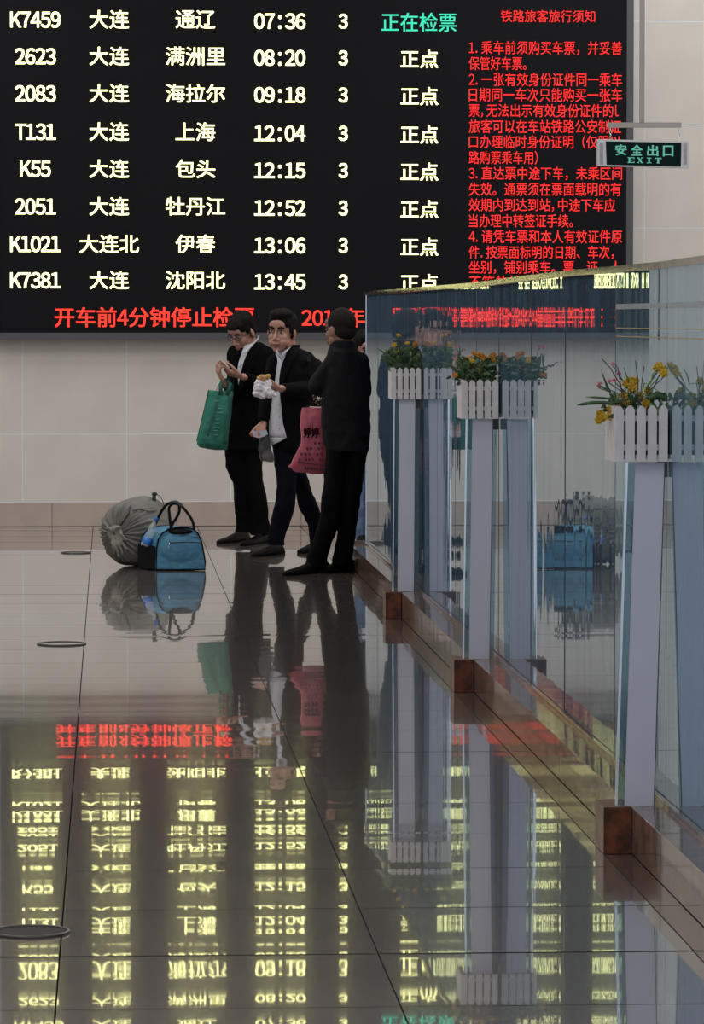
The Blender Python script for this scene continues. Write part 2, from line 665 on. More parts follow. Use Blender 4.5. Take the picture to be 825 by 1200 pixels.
quad_slab(((700.5, 163), (807.5, 165.5), (807.5, 197), (700.5, 194.5)), SY, 0.05, 'case', M['sign_case'], sign)
quad_slab(((710, 165.5), (798.5, 167.3), (798, 195.2), (711, 193)), SY - 0.003, 0.003, 'face', M['sign_dark'], sign)
for a in (701.5, 799.5):
    quad_slab(((a + 1.5, 168), (a + 5.5, 168), (a + 5.5, 192.5), (a + 1.5, 192.5)), SY - 0.003, 0.003, 'side_plate', M['sign_side'], sign)
for k, ch in enumerate('安全出口'):
    x0 = 721 + k * 18.6
    y0 = 169.2 + k * 0.45
    text(ch, 'sign_character', sign, M['sign_text'], SY - 0.006, (x0, y0, x0 + 13.4 - (1 if ch == '口' else 0), y0 + 12.8), off=0.03)


def serif_letter(ch, x0, y0, wd, h):
    b = MB()
    s = 0.26 * wd

    def q(pts):
        b.prism([atY(x0 + u * wd, y0 + v * h, SY - 0.006) for u, v in pts], (0, 0.002, 0))
    if ch in 'EIT':
        cx = 0.5 if ch != 'E' else 0.27
        q(((cx - .13, 0), (cx + .13, 0), (cx + .13, 1), (cx - .13, 1)))
    if ch == 'E':
        q(((0, 0), (1, 0), (1, .14), (0, .14)))
        q(((0, .86), (1, .86), (1, 1), (0, 1)))
        q(((.3, .43), (.75, .43), (.75, .57), (.3, .57)))
        q(((.9, 0), (1, 0), (1, .3), (.9, .3)))
        q(((.9, .7), (1, .7), (1, 1), (.9, 1)))
    if ch == 'I':
        q(((.15, 0), (.85, 0), (.85, .13), (.15, .13)))
        q(((.15, .87), (.85, .87), (.85, 1), (.15, 1)))
    if ch == 'T':
        q(((0, 0), (1, 0), (1, .14), (0, .14)))
        q(((0, 0), (.1, 0), (.1, .3), (0, .3)))
        q(((.9, 0), (1, 0), (1, .3), (.9, .3)))
        q(((.28, .87), (.72, .87), (.72, 1), (.28, 1)))
    if ch == 'X':
        q(((.08, 0), (.34, 0), (.92, 1), (.66, 1)))
        q(((.78, 0), (.9, 0), (.22, 1), (.1, 1)))
        for a in (0, .62):
            q(((a, 0), (a + .38, 0), (a + .38, .11), (a, .11)))
            q(((a, .89), (a + .38, .89), (a + .38, 1), (a, 1)))
    b.build('sign_letter', M['sign_text'], sign)


for k, ch in enumerate('EXIT'):
    serif_letter(ch, 735.5 + k * 10.6, 184.3 + k * 0.2, 8, 6.6)
hb = MB().prism([sp(*p) for p in ((712, 143.5), (798.5, 143.5), (798.5, 149.5), (712, 149.5))], (0, 0.02, 0))
hb.build('hanging_bar', M['rod'], sign)
a, b = sp(752.5, 144), sp(751.5, 0)
MB().span((a.x - 0.012, SY, a.z), (a.x + 0.012, SY + 0.02, 7.2)).build('rod', M['rod'], sign)
for px in (715, 796):
    for k in range(4):
        c = sp(px + 0.6, 150.5 + k * 3.4)
        MB().tube([c + V((cos(t * pi / 5) * 0.0035 * (1 if k % 2 else .4), sin(t * pi / 5) * 0.003, -sin(t * pi / 5) * 0.009)) + V((0, 0.01, -0.004)) for t in range(10)], 0.0014, 5, closed=True).build('chain_link', M['chrome'], sign)

# ================================================================== CURB
curb = tag(MB().span((1.615, 8, 0.0), (1.80, 27.45, 0.135)).build('trim_1', M['floor_joint']), kind='structure')
yj = 27.5
cb = random.Random(5)
k = 0
while yj > 8.2:
    L = 1.36 if yj < 22.6 else 1.22
    r = cb.uniform(-0.001, 0.001)
    MB().prism([(1.61 + r, yj - L + .002, 0.001), (1.61 + r, yj - L + .002, 0.145), (1.705, yj - L + .002, 0.147), (1.705, yj - L + .002, 0.165), (1.722, yj - L + .002, 0.165), (1.722, yj - L + .002, 0.140), (1.738, yj - L + .002, 0.140), (1.738, yj - L + .002, 0.165), (1.80, yj - L + .002, 0.165), (1.80, yj - L + .002, 0.001)], (0, L - .004, 0)).build('curb_stone', M['curb'], curb, bevel=0.0015)
    yj -= L
MB().span((1.61, 27.45, 0.001), (1.80, 27.52, 0.165)).build('curb_stone', M['curb'], curb, bevel=0.0015)

# ================================================================== GLASS PARTITION
part = thing('glass_partition', (1.73, 18, 0), 'long mirror-like glass partition with a bronze cap rail on a stone curb', 'partition')
joints = [27.5, 26.3, 25.1, 23.9, 22.6, 21.5, 20.38, 19.2, 18.1, 16.7, 15.45, 13.9, 12.6, 11.3, 10.0, 8.7]
pr = random.Random(21)
for i in range(len(joints) - 1):
    y1, y0 = joints[i] - 0.003, joints[i + 1] + 0.003
    nseg = 40
    ang = pr.uniform(-0.0016, 0.0016)
    vs, fs = [], []
    ph = [pr.uniform(0, 6.28) for _ in range(4)]
    for k in range(nseg + 1):
        t = k / nseg
        yy = y0 + (y1 - y0) * t
        u = yy - (y0 + y1) / 2
        # roller waves of toughened glass: slope of about a milliradian
        dx = ang * u + 0.00009 * sin(u * 2 * pi / 0.32 + ph[0]) + 0.00005 * sin(u * 2 * pi / 0.13 + ph[1]) + 0.00020 * sin(u * 2 * pi / 0.9 + ph[2])
        for zz in (0.142, 1.822):
            for th in (0, 0.012):
                vs.append(V((1.724 + dx + th, yy, zz)))
    for k in range(nseg):
        a = k * 4
        fs += [(a, a + 2, a + 6, a + 4), (a + 1, a + 5, a + 7, a + 3), (a, a + 4, a + 5, a + 1), (a + 2, a + 3, a + 7, a + 6)]
    fs += [(0, 1, 3, 2), (nseg * 4, nseg * 4 + 2, nseg * 4 + 3, nseg * 4 + 1)]
    ob = MB().add(vs, fs).build('glass_panel', M['glass_blue'] if y0 < 13.5 else M['glass'], part, smooth=True)
    ob.data.set_sharp_from_angle(angle=R(30))
    MB().span((1.7225, y0 - 0.0035, 0.142), (1.7235, y0 - 0.0005, 1.82)).build('joint_strip', M['dark_metal'], part)
# bronze cap rail, gently uneven like the real one
cz = [(8.7, 1.836), (11.87, 1.836), (12.76, 1.8315), (13.45, 1.833), (15.44, 1.836), (19.2, 1.827), (23, 1.832), (27.52, 1.839)]
vs, fs = [], []
N = 60
for k in range(N + 1):
    yy = 8.7 + (27.53 - 8.7) * k / N
    for q in range(len(cz) - 1):
        if cz[q][0] <= yy <= cz[q + 1][0] + 1e-3:
            t = (yy - cz[q][0]) / (cz[q + 1][0] - cz[q][0])
            t = t * t * (3 - 2 * t)
            zt = cz[q][1] + (cz[q + 1][1] - cz[q][1]) * t
            break
    for x, z in ((1.712, zt - 0.022), (1.712, zt), (1.748, zt), (1.748, zt - 0.022)):
        vs.append(V((x, yy, z)))
for k in range(N):
    for q in range(4):
        r_ = (q + 1) % 4
        fs.append((k * 4 + q, k * 4 + r_, k * 4 + 4 + r_, k * 4 + 4 + q))
fs += [(3, 2, 1, 0), (N * 4, N * 4 + 1, N * 4 + 2, N * 4 + 3)]
MB().add(vs, fs).build('cap_rail', M['bronze'], part)
MB().span((1.7205, 27.5, 0.142), (1.74, 27.512, 1.815)).build('end_edge', M['chrome'], part)

# thin printed stripes on the nearest panes
for z, h, m_, nm_ in ((1.686, .018, 'stripe_w', 'pale_stripe'), (1.621, .0035, 'stripe_y', 'yellow_stripe'), (1.593, .0035, 'stripe_y', 'yellow_stripe')):
    for a_, b_ in ((11.31, 12.58), (12.62, 13.88)):
        MB().span((1.7212, a_, z), (1.7222, b_, z + h)).build(nm_, M[m_], part)

# ================================================================== POSTS WITH PLANTERS
M['yellow'] = mat('petal_yellow', (0.62, 0.42, 0.03), 0.6, c2=(0.50, 0.30, 0.02), nscale=40)
M['orange'] = mat('petal_orange', (0.62, 0.27, 0.03), 0.6, c2=(0.45, 0.2, 0.02), nscale=40)
M['pink'] = mat('petal_pink', (0.50, 0.10, 0.16), 0.6, c2=(0.55, 0.25, 0.25), nscale=60)
M['leaf'] = mat('leaf_green', (0.03, 0.075, 0.03), 0.5, c2=(0.05, 0.11, 0.035), nscale=30)
M['leaf_bright'] = mat('leaf_bright', (0.13, 0.28, 0.05), 0.5)
M['twig'] = mat('twig_brown', (0.09, 0.05, 0.045), 0.7)


def flower(parent, c, r, m, rg):
    """small rose: layered cupped petals round a core"""
    b = MB()
    c = V(c)
    rot0 = Matrix.Rotation(rg.uniform(-0.5, 0.5), 3, 'X') @ Matrix.Rotation(rg.uniform(-0.6, 0.6), 3, 'Y') @ Matrix.Rotation(R(60), 3, 'X')
    b.ell(c, (r * .38, r * .38, r * .42), rot0, 8, 5)
    for ring, (n, rad, tiltp) in enumerate(((5, 0.55, 0.5), (6, 0.85, 0.95))):
        for k in range(n):
            a = 2 * pi * k / n + ring * 0.5
            rr = rot0 @ Matrix.Rotation(a, 3, 'Z') @ Matrix.Rotation(tiltp, 3, 'Y')
            b.ell(c + rr @ V((r * 0.08, 0, r * rad * 0.75)), (r * .12, r * .36, r * .42), rr, 7, 5)
    return b.build('flower', m, parent, smooth=True)


def leaf(b, p0, p1, wd, droop=0.0):
    p0, p1 = V(p0), V(p1)
    d = p1 - p0
    s = d.cross(V((0, 1, 0)))
    if s.length < 1e-4:
        s = V((1, 0, 0))
    s.normalize()
    s = (s + V((0, 0.5, 0))).normalized()
    pts = []
    for i in range(6):
        t = i / 5
        c = p0.lerp(p1, t) - V((0, 0, droop * t * t))
        ww = wd * sin(pi * min(0.96, 0.08 + t * 0.92)) ** 0.7
        pts.append((c + s * ww, c - s * ww, c + V((0, -0.002, -wd * .25))))
    vs, fs = [], []
    for a_, b_, c_ in pts:
        vs += [a_, c_, b_]
    for i in range(5):
        a = i * 3
        fs += [(a, a + 1, a + 4, a + 3), (a + 1, a + 2, a + 5, a + 4)]
    b.add(vs, fs)


def post(yf, lean, nm, fl):
    """glass fin carrying a pale film, marble pedestal, picket planter"""
    ped = thing('marble_pedestal', (1.565, yf + 0.06, 0), f'small red-brown marble block projecting from the curb under the {nm} glass post', 'pedestal', 'marble blocks under the glass posts')
    MB().span((1.521, yf, 0.0005), (1.609, yf + 0.22, 0.146)).build('block', M['marble'], ped, bevel=0.0015)
    po = thing('glass_post', (1.62, yf + 0.06, 0.1475), f'{nm} glass post with a pale lavender face, carrying a white picket planter', 'post', 'glass posts along the partition')
    y = yf + 0.03
    z0, z1 = 0.1475, 1.212
    sh = lean * (z1 - z0)

    def col_(xa, xb, ya, yb, name, m, za=z0, zb=z1):
        la = lean * (za - z0)
        lb_ = lean * (zb - z0)
        MB().prism([(xa + la, ya, za), (xb + la, ya, za), (xb + lb_, ya, zb), (xa + lb_, ya, zb)], (0, yb - ya, 0)).build(name, m, po)
    col_(1.567, 1.714 - max(sh, 0), y, y + 0.010, 'glass_fin', M['fin_glass'], za=0.1475)
    col_(1.589, 1.679, y - 0.003, y - 0.0005, 'face_panel', M['film'])
    col_(1.560, 1.567, y - 0.001, y + 0.011, 'polished_edge', M['chrome'], za=0.1475)
    col_(1.679, 1.682, y - 0.002, y - 0.0005, 'side_strip', M['dark_metal'])
    # foot on the curb and bracket to the glass
    MB().span((1.690, y, 1.165), (1.7205, y + 0.02, 1.213)).build('bracket', M['dark_metal'], po)
    # planter
    pl = thing('picket_planter', (1.63, yf + 0.12, 1.2135), f'white picket-fence planter box on the {nm} glass post', 'planter', 'picket planters on the glass posts')
    xa, xb = 1.552, 1.716
    ya, yb = yf + 0.0, yf + 0.24
    zb = 1.2145
    n = 5
    pw = 0.0275
    gap = (xb - xa - n * pw) / (n - 1)
    hp = 0.172

    def picket(x, y, ax, hh=hp, rg=random):
        if ax == 'x':
            pts = [(x, y, zb), (x + pw, y, zb), (x + pw, y, zb + hh - 0.012), (x + pw / 2 + .004, y, zb + hh), (x + pw / 2 - .004, y, zb + hh), (x, y, zb + hh - 0.012)]
            MB().prism(pts, (0, 0.008, 0)).build('picket', M['picket'], pl)
        else:
            pts = [(x, y, zb), (x, y + pw, zb), (x, y + pw, zb + hh - 0.012), (x, y + pw / 2 + .004, zb + hh), (x, y + pw / 2 - .004, zb + hh), (x, y, zb + hh - 0.012)]
            MB().prism(pts, (0.008, 0, 0)).build('picket', M['picket'], pl)
    for i in range(n):
        picket(xa + i * (pw + gap), ya, 'x', hp + fl.uniform(-.002, .002))
        picket(xa + i * (pw + gap), yb - 0.008, 'x')
    for i in range(6):
        yy = ya + 0.009 + i * ((yb - ya - 0.018 - pw) / 5)
        picket(xa, yy, 'y')
    MB().span((xa + 0.009, ya + 0.009, zb + 0.02), (xb - 0.004, yb - 0.009, zb + 0.150)).build('inner_box', M['soil'], pl)
    for zz in (zb + 0.035, zb + 0.125):
        MB().span((xa + 0.0085, ya + 0.0082, zz), (xb - 0.001, ya + 0.0095, zz + 0.018)).build('rail', M['picket'], pl)
    return po, pl


rg = random.Random(3)
YF = [12.53, 18.03, 22.55]
LEAN = [0.0285, 0.013, 0.007]
NM = ['nearest', 'middle', 'farthest']
for yf, le, nm in zip(YF, LEAN, NM):
    post(yf, le, nm, rg)


def arrangement(yf, nm, flowers, stems, nleaf, spread, lab, pinks=()):
    yc = yf + 0.10
    t = thing('flower_arrangement', (1.635, yc, 1.365), lab, 'flowers', 'artificial flowers in the picket planters')
    b = MB()
    base = V((1.635, yc, 1.37))
    for (px, py, m, r) in flowers:
        p = atY(px, py, yf + rg.uniform(0.0, 0.16))
        if p.x > 1.705:
            p.x = 1.705
        flower(t, p, r, M[m], rg)
        b.tube([V((min(1.70, 1.635 + (p.x - 1.635) * .5), p.y * .4 + yc * .6, 1.366)), (p + base) / 2 + V((0, 0, .01)), p - V((0, 0, r * .5))], [0.0015] * 3, 4)
    b.build('stems', M['leaf'], t)
    # foliage mass: individual leaves joined
    f = MB()
    for k in range(nleaf):
        a = rg.uniform(0, pi)
        x0 = 1.575 + rg.random() * 0.125
        p0 = V((x0, yf + 0.02 + rg.random() * .2, 1.362))
        h = rg.uniform(*spread)
        q0 = p0 + V(((x0 - 1.635) * rg.uniform(.2, .9), rg.uniform(-.03, .03), h))
        q1 = q0 + V((rg.uniform(-.035, .035), rg.uniform(-.02, .02), rg.uniform(-.01, .03)))
        q1.x = min(q1.x, 1.716)
        q0.x = min(q0.x, 1.712)
        leaf(f, q0, q1, rg.uniform(.004, .009), 0.004)
        if k % 4 == 0:
            f.tube([p0, q0], 0.001, 4)
    tag(f.build('foliage', M['leaf'], t), kind='stuff')
    for pts, wd, m in stems:
        w_ = [atY(px, py, yf + 0.01) for px, py in pts]
        for q in w_:
            q.x = min(q.x, 1.716)
        if wd > 0.003:
            s = MB()
            n = len(w_)
            for dz in (0,):
                vs, fs = [], []
                for i, q in enumerate(w_):
                    d = (w_[min(i + 1, n - 1)] - w_[max(i - 1, 0)]).normalized()
                    sd = d.cross(V((0, 1, 0))).normalized()
                    ww = wd * sin(pi * (0.12 + 0.86 * i / (n - 1))) ** .7
                    vs += [q + sd * ww, q + V((0, -0.003, 0)), q - sd * ww, q + V((0, 0.001, 0))]
                for i in range(n - 1):
                    for k in range(4):
                        l = (k + 1) % 4
                        fs.append((i * 4 + k, i * 4 + l, i * 4 + 4 + l, i * 4 + 4 + k))
                s.add(vs, fs)
            s.build('long_leaf', M[m], t, smooth=True)
        else:
            MB().tube(w_, wd, 5).build('twig', M[m], t)
    return t


Yl, Or, Pk = 'yellow', 'orange', 'pink'


def fx(crop, cx, cy):
    (ox, oy, s) = crop
    return ox + cx / s, oy + cy / s


cA = (675, 420, 5.5)
fl = [(340, 150, Yl), (320, 165, Yl), (365, 185, Yl), (355, 215, Yl), (375, 150, Yl), (410, 245, Yl), (460, 215, Yl), (470, 235, Yl), (450, 290, Yl), (305, 250, Yl), (318, 290, Yl), (245, 265, Yl),
      (255, 300, Yl), (220, 335, Yl), (155, 360, Yl), (175, 390, Yl), (215, 380, Yl), (150, 395, Yl), (595, 55, Yl), (575, 75, Yl), (585, 100, Yl), (515, 75, Yl),
      (145, 180, Pk), (155, 165, Pk), (215, 150, Pk), (250, 145, Pk), (305, 220, Pk), (240, 40, Pk), (275, 100, Pk)]
fl = [(*fx(cA, a, b_), m, 0.0165 if m == Yl else 0.009) for a, b_, m in fl]
st = [([fx(cA, *q) for q in ((240, 300), (190, 285), (110, 285), (40, 295), (5, 302))], 0.006, 'leaf'), ([fx(cA, *q) for q in ((240, 262), (180, 255), (110, 250), (60, 248))], 0.0035, 'leaf'),
      ([fx(cA, *q) for q in ((475, 290), (510, 330), (550, 365), (600, 395))], 0.011, 'leaf_bright'), ([fx(cA, *q) for q in ((470, 260), (520, 235), (560, 245), (575, 275))], 0.013, 'leaf'),
      ([fx(cA, *q) for q in ((330, 290), (280, 160), (220, 60), (165, 0))], 0.0016, 'twig'), ([fx(cA, *q) for q in ((360, 290), (345, 170), (310, 60))], 0.0016, 'leaf'),
      ([fx(cA, *q) for q in ((250, 270), (200, 180), (160, 70))], 0.004, 'leaf'), ([fx(cA, *q) for q in ((400, 290), (400, 140), (383, 15))], 0.0016, 'twig'),
      ([fx(cA, *q) for q in ((410, 290), (425, 150), (440, 50))], 0.0016, 'twig'), ([fx(cA, *q) for q in ((420, 250), (440, 160), (480, 165), (495, 100), (520, 70))], 0.0025, 'leaf_bright'),
      ([fx(cA, *q) for q in ((450, 250), (500, 190), (545, 90), (590, 60))], 0.002, 'leaf'), ([fx(cA, *q) for q in ((300, 290), (290, 180), (270, 60), (250, 35))], 0.0016, 'twig'),
      ([fx(cA, *q) for q in ((500, 260), (540, 215), (500, 190))], 0.0012, 'twig'), ([fx(cA, *q) for q in ((240, 290), (215, 210), (150, 175))], 0.003, 'leaf')]
arrangement(YF[0], 'nearest', fl, st, 90, (-0.01, 0.05), 'loose yellow and pink artificial flowers with long leaves in the nearest planter')
cB = (520, 300, 5.156)
fl = [(140, 663, Yl), (170, 640, Yl), (172, 670, Yl), (163, 705, Yl), (212, 690, Yl), (220, 662, Yl), (68, 725, Or), (265, 628, Or), (290, 610, Or), (315, 645, Or), (218, 600, Or), (183, 595, Or), (335, 765, Or), (325, 600, Or), (150, 625, Or), (300, 640, Or), (240, 612, Or)]
fl = [(*fx(cB, a, b_), m, 0.017) for a, b_, m in fl] + [(*fx(cB, 70, 625), Pk, 0.011), (*fx(cB, 72, 548), Pk, 0.009), (*fx(cB, 78, 595), Pk, 0.009)]
st = [([fx(cB, *q) for q in ((110, 730), (60, 670), (20, 650), (-20, 640))], 0.004, 'leaf'), ([fx(cB, *q) for q in ((120, 720), (100, 640), (85, 590))], 0.012, 'leaf'),
      ([fx(cB, *q) for q in ((250, 740), (290, 760), (300, 810))], 0.014, 'leaf'), ([fx(cB, *q) for q in ((230, 740), (240, 770), (260, 800))], 0.012, 'leaf')]
arrangement(YF[1], 'middle', fl, st, 420, (0.0, 0.115), 'dense orange and yellow artificial roses with dark leaves in the middle planter')
cC = (400, 330, 5.156)
fl = [(322, 383, Yl), (333, 425, Yl), (410, 412, Yl), (400, 378, Yl), (345, 330, Yl), (445, 385, Yl), (470, 455, Or), (448, 375, Or)]
fl = [(*fx(cC, a, b_), m, 0.017) for a, b_, m in fl]
st = [([fx(cC, *q) for q in ((310, 500), (280, 450), (240, 415), (215, 400))], 0.006, 'leaf'), ([fx(cC, *q) for q in ((350, 450), (350, 380), (345, 325))], 0.006, 'leaf')]
arrangement(YF[2], 'farthest', fl, st, 420, (0.0, 0.125), 'dark leafy artificial flowers with a few yellow blooms in the farthest planter')
#PEOPLE#
# ================================================================== CLOTH, SKIN AND BAG MATERIALS
M['skin'] = mat('skin_warm', (0.38, 0.20, 0.155), 0.5, noise_amt=0.12, nscale=25)
M['skin_dark'] = mat('skin_tanned', (0.22, 0.105, 0.07), 0.5, noise_amt=0.15, nscale=25)
M['lip'] = mat('lip', (0.23, 0.085, 0.075), 0.45)
M['hair'] = mat('black_hair', (0.0025, 0.0022, 0.0022), 0.7, spec=0.15, bump=0.004, bscale=120, stretch=(1, 1, 0.3))
M['hair_short'] = mat('cropped_hair', (0.009, 0.0065, 0.006), 0.8, spec=0.15, bump=0.002, bscale=300)
M['eye_white'] = mat('eye_white', (0.42, 0.38, 0.36), 0.3)
M['iris'] = mat('dark_iris', (0.008, 0.005, 0.004), 0.2)
M['suit'] = mat('black_suit', (0.0022, 0.0022, 0.0032), 0.85, spec=0.06, bump=0.004, bscale=14)
M['jacket'] = mat('black_jacket', (0.0026, 0.0026, 0.0036), 0.8, spec=0.08, bump=0.005, bscale=12)
M['jacket_b'] = mat('charcoal_jacket', (0.0045, 0.0048, 0.0066), 0.75, spec=0.14, bump=0.006, bscale=11)
M['trousers'] = mat('black_trousers', (0.0026, 0.0026, 0.0038), 0.85, spec=0.06, bump=0.006, bscale=10)
M['navy'] = mat('navy_trousers', (0.0034, 0.0040, 0.0085), 0.85, spec=0.06, bump=0.006, bscale=10)
M['jeans'] = mat('light_jeans', (0.11, 0.18, 0.30), 0.8, c2=(0.06, 0.11, 0.21), nscale=9, bump=0.004, bscale=14)
M['shirt'] = mat('white_shirt', (0.52, 0.53, 0.60), 0.7, noise_amt=0.08, nscale=14, bump=0.004, bscale=18)
M['yellow_top'] = mat('yellow_top', (0.42, 0.32, 0.06), 0.7)
M['shoe'] = mat('black_leather', (0.003, 0.003, 0.004), 0.5, spec=0.1)
M['suede'] = mat('dark_suede', (0.005, 0.0045, 0.0045), 0.8, spec=0.1)
M['sole'] = mat('rubber_sole', (0.005, 0.005, 0.005), 0.8, spec=0.05)
M['green_bag'] = mat('green_nonwoven', (0.004, 0.155, 0.110), 0.6, c2=(0.002, 0.105, 0.075), nscale=6, bump=0.003, bscale=14, stretch=(1, 1, 0.4))
M['green_dark'] = mat('green_trim', (0.003, 0.075, 0.055), 0.6)
M['pink_bag'] = mat('pink_plastic', (0.50, 0.10, 0.15), 0.35, c2=(0.38, 0.07, 0.11), nscale=12, bump=0.004, bscale=22)
M['pink_ink'] = mat('pink_bag_ink', (0.06, 0.008, 0.015), 0.6)
M['black_ink'] = mat('black_ink', (0.02, 0.006, 0.01), 0.6)
M['grey_plastic'] = mat('smoky_plastic', (0.05, 0.05, 0.055), 0.35, alpha=0.75)
M['paper'] = mat('white_paper', (0.60, 0.58, 0.64), 0.6, bump=0.006, bscale=40)
M['crepe'] = mat('fried_crepe', (0.52, 0.32, 0.12), 0.6, c2=(0.35, 0.18, 0.06), nscale=60)
M['ticket'] = mat('ticket_blue', (0.34, 0.46, 0.52), 0.5, c2=(0.50, 0.32, 0.38), nscale=14)
M['phone'] = mat('phone_white', (0.7, 0.68, 0.66), 0.3)
M['phone_dark'] = mat('phone_dark', (0.02, 0.02, 0.02), 0.2)
M['sack'] = mat('sack_canvas', (0.165, 0.162, 0.145), 0.85, c2=(0.115, 0.113, 0.103), nscale=5, bump=0.006, bscale=16)
M['sack_light'] = mat('sack_knot', (0.19, 0.185, 0.16), 0.85, bump=0.004, bscale=40)
M['cord'] = mat('dark_cord', (0.02, 0.024, 0.03), 0.7)
M['blue_bag'] = mat('blue_nylon', (0.060, 0.215, 0.345), 0.6, c2=(0.045, 0.17, 0.285), nscale=7, bump=0.005, bscale=16)
M['black_nylon'] = mat('black_nylon', (0.0035, 0.0035, 0.005), 0.8, spec=0.15)
M['bottle'] = mat('clear_plastic', (0.55, 0.62, 0.68), 0.12, alpha=0.35)
M['cap_blue'] = mat('cap_blue', (0.01, 0.13, 0.50), 0.4)


# ------------------------------------------------------------------ figure helpers
class Fig:
    """figure seen at depth Y; joints are measured in the photograph and placed at that depth plus d metres"""

    def __init__(s, Y):
        s.Y = Y
        s.s = F / (Y * 1.0)

    def p(s, x, y, d=0.0):
        return atY(x, y, s.Y + d)


def loft(b, fig, secs, e=2.0, seg=24, ends=True):
    """secs: (x_left, x_right, y, depth offset, half depth)"""
    n0 = len(b.v)
    for (xl, xr, y, d, rd) in secs:
        a, c = fig.p(xl, y, d), fig.p(xr, y, d)
        m = (a + c) / 2
        hw = (c.x - a.x) / 2
        for k in range(seg):
            t = 2 * pi * k / seg
            cx, sx = cos(t), sin(t)
            q = V((math.copysign(abs(cx) ** (2 / e), cx) * hw, math.copysign(abs(sx) ** (2 / e), sx) * rd, 0))
            b.v.append(m + q)
    n = len(secs)
    for i in range(n - 1):
        for k in range(seg):
            l = (k + 1) % seg
            b.f.append((n0 + i * seg + l, n0 + i * seg + k, n0 + (i + 1) * seg + k, n0 + (i + 1) * seg + l))
    if ends:
        b.f.append(tuple(n0 + k for k in range(seg)))
        b.f.append(tuple(n0 + (n - 1) * seg + k for k in reversed(range(seg))))
    return b


def sec_at(secs, y):
    for i in range(len(secs) - 1):
        if secs[i][2] <= y <= secs[i + 1][2]:
            t = (y - secs[i][2]) / (secs[i + 1][2] - secs[i][2])
            return [a + (b - a) * t for a, b in zip(secs[i], secs[i + 1])]
    return list(secs[0] if y < secs[0][2] else secs[-1])


def front_strip(fig, secs, rows, out=0.007, e=2.0, n=8, name='shirt', m=None, parent=None, th=0.006):
    """cloth showing at the front of a torso: follows the torso section, standing a few millimetres proud"""
    rr = []
    ys = [r[0] for r in rows]
    steps = 18
    for i in range(steps + 1):
        y = ys[0] + (ys[-1] - ys[0]) * i / steps
        for k in range(len(rows) - 1):
            if rows[k][0] <= y <= rows[k + 1][0] + 1e-6:
                t = (y - rows[k][0]) / (rows[k + 1][0] - rows[k][0])
                xl = rows[k][1] + (rows[k + 1][1] - rows[k][1]) * t
                xr = rows[k][2] + (rows[k + 1][2] - rows[k][2]) * t
                break
        rr.append((y, xl, xr))
    vs, fs = [], []
    for (y, xl, xr) in rr:
        s = sec_at(secs, y)
        for layer in (0, th):
            for k in range(n + 1):
                x = xl + (xr - xl) * k / n
                cx = (s[0] + s[1]) / 2
                hw = max(1e-3, (s[1] - s[0]) / 2)
                u = max(-0.985, min(0.985, (x - cx) / hw))
                d = s[3] - s[4] * (1 - abs(u) ** e) ** (1 / e)
                vs.append(fig.p(x, y, d - out + layer))
    w_ = 2 * (n + 1)
    for i in range(len(rr) - 1):
        for k in range(n):
            a = i * w_ + k
            fs.append((a + w_, a + w_ + 1, a + 1, a))
            a += n + 1
            fs.append((a, a + 1, a + w_ + 1, a + w_))
        a = i * w_
        fs.append((a, a + n + 1, a + n + 1 + w_, a + w_))
        a = i * w_ + n
        fs.append((a + w_, a + w_ + n + 1, a + n + 1, a))
    L = (len(rr) - 1) * w_
    for k in range(n):
        fs.append((k, k + 1, k + n + 2, k + n + 1))
        fs.append((L + k + n + 1, L + k + n + 2, L + k + 1, L + k))
    return MB().add(vs, fs).build(name, m, parent, smooth=True)


def head_axes(yaw, pitch, roll=0.0):
    """yaw 0 looks at the camera side (-Y), positive turns to the picture's left; pitch positive looks down"""
    f = V((-sin(yaw) * cos(pitch), -cos(yaw) * cos(pitch), -sin(pitch)))
    u = V((-sin(yaw) * sin(pitch), -cos(yaw) * sin(pitch), cos(pitch)))
    if roll:
        u = Matrix.Rotation(roll, 3, f) @ u
    r = f.cross(u)          # towards the picture's left when facing the camera
    return r, f, u


def head_into(b, o, ax, k):
    """adds the head to a body mesh; local coordinates (right, forward, up) in metres times k"""
    r, f, u = ax
    Rm = Matrix((r, f, u)).transposed()

    def P(x, y, z):
        return o + (r * x + f * y + u * z) * k

    def E(x, y, z, a, c, d, rot=None):
        b.ell(P(x, y, z), (a * k, c * k, d * k), Rm @ rot if rot else Rm, 18, 12)
    E(0, -0.008, 0.028, .074, .092, .090)
    E(0, 0.030, -0.040, .060, .062, .072)
    E(0, 0.048, -0.078, .046, .040, .040)
    E(0, 0.070, -0.104, .024, .020, .018)
    for s in (-1, 1):
        E(s * .034, .056, -.035, .026, .030, .030)
        E(s * .052, .012, -.070, .016, .036, .030)
        E(s * .079, -.004, -.018, .009, .020, .031, Matrix.Rotation(R(-10), 3, 'X') @ Matrix.Rotation(R(-20 * s), 3, 'Z'))
        E(s * .076, -.002, -.040, .008, .010, .012)
        E(s * .013, .094, -.046, .0095, .010, .008)
        E(s * .030, .080, .019, .022, .010, .006)
    b.cap(P(0, .086, .010), .007 * k, P(0, .108, -.038), .0115 * k, 10)
    E(0, .090, -.066, .022, .012, .014)
    E(0, .078, .040, .050, .014, .030)
    return P, Rm


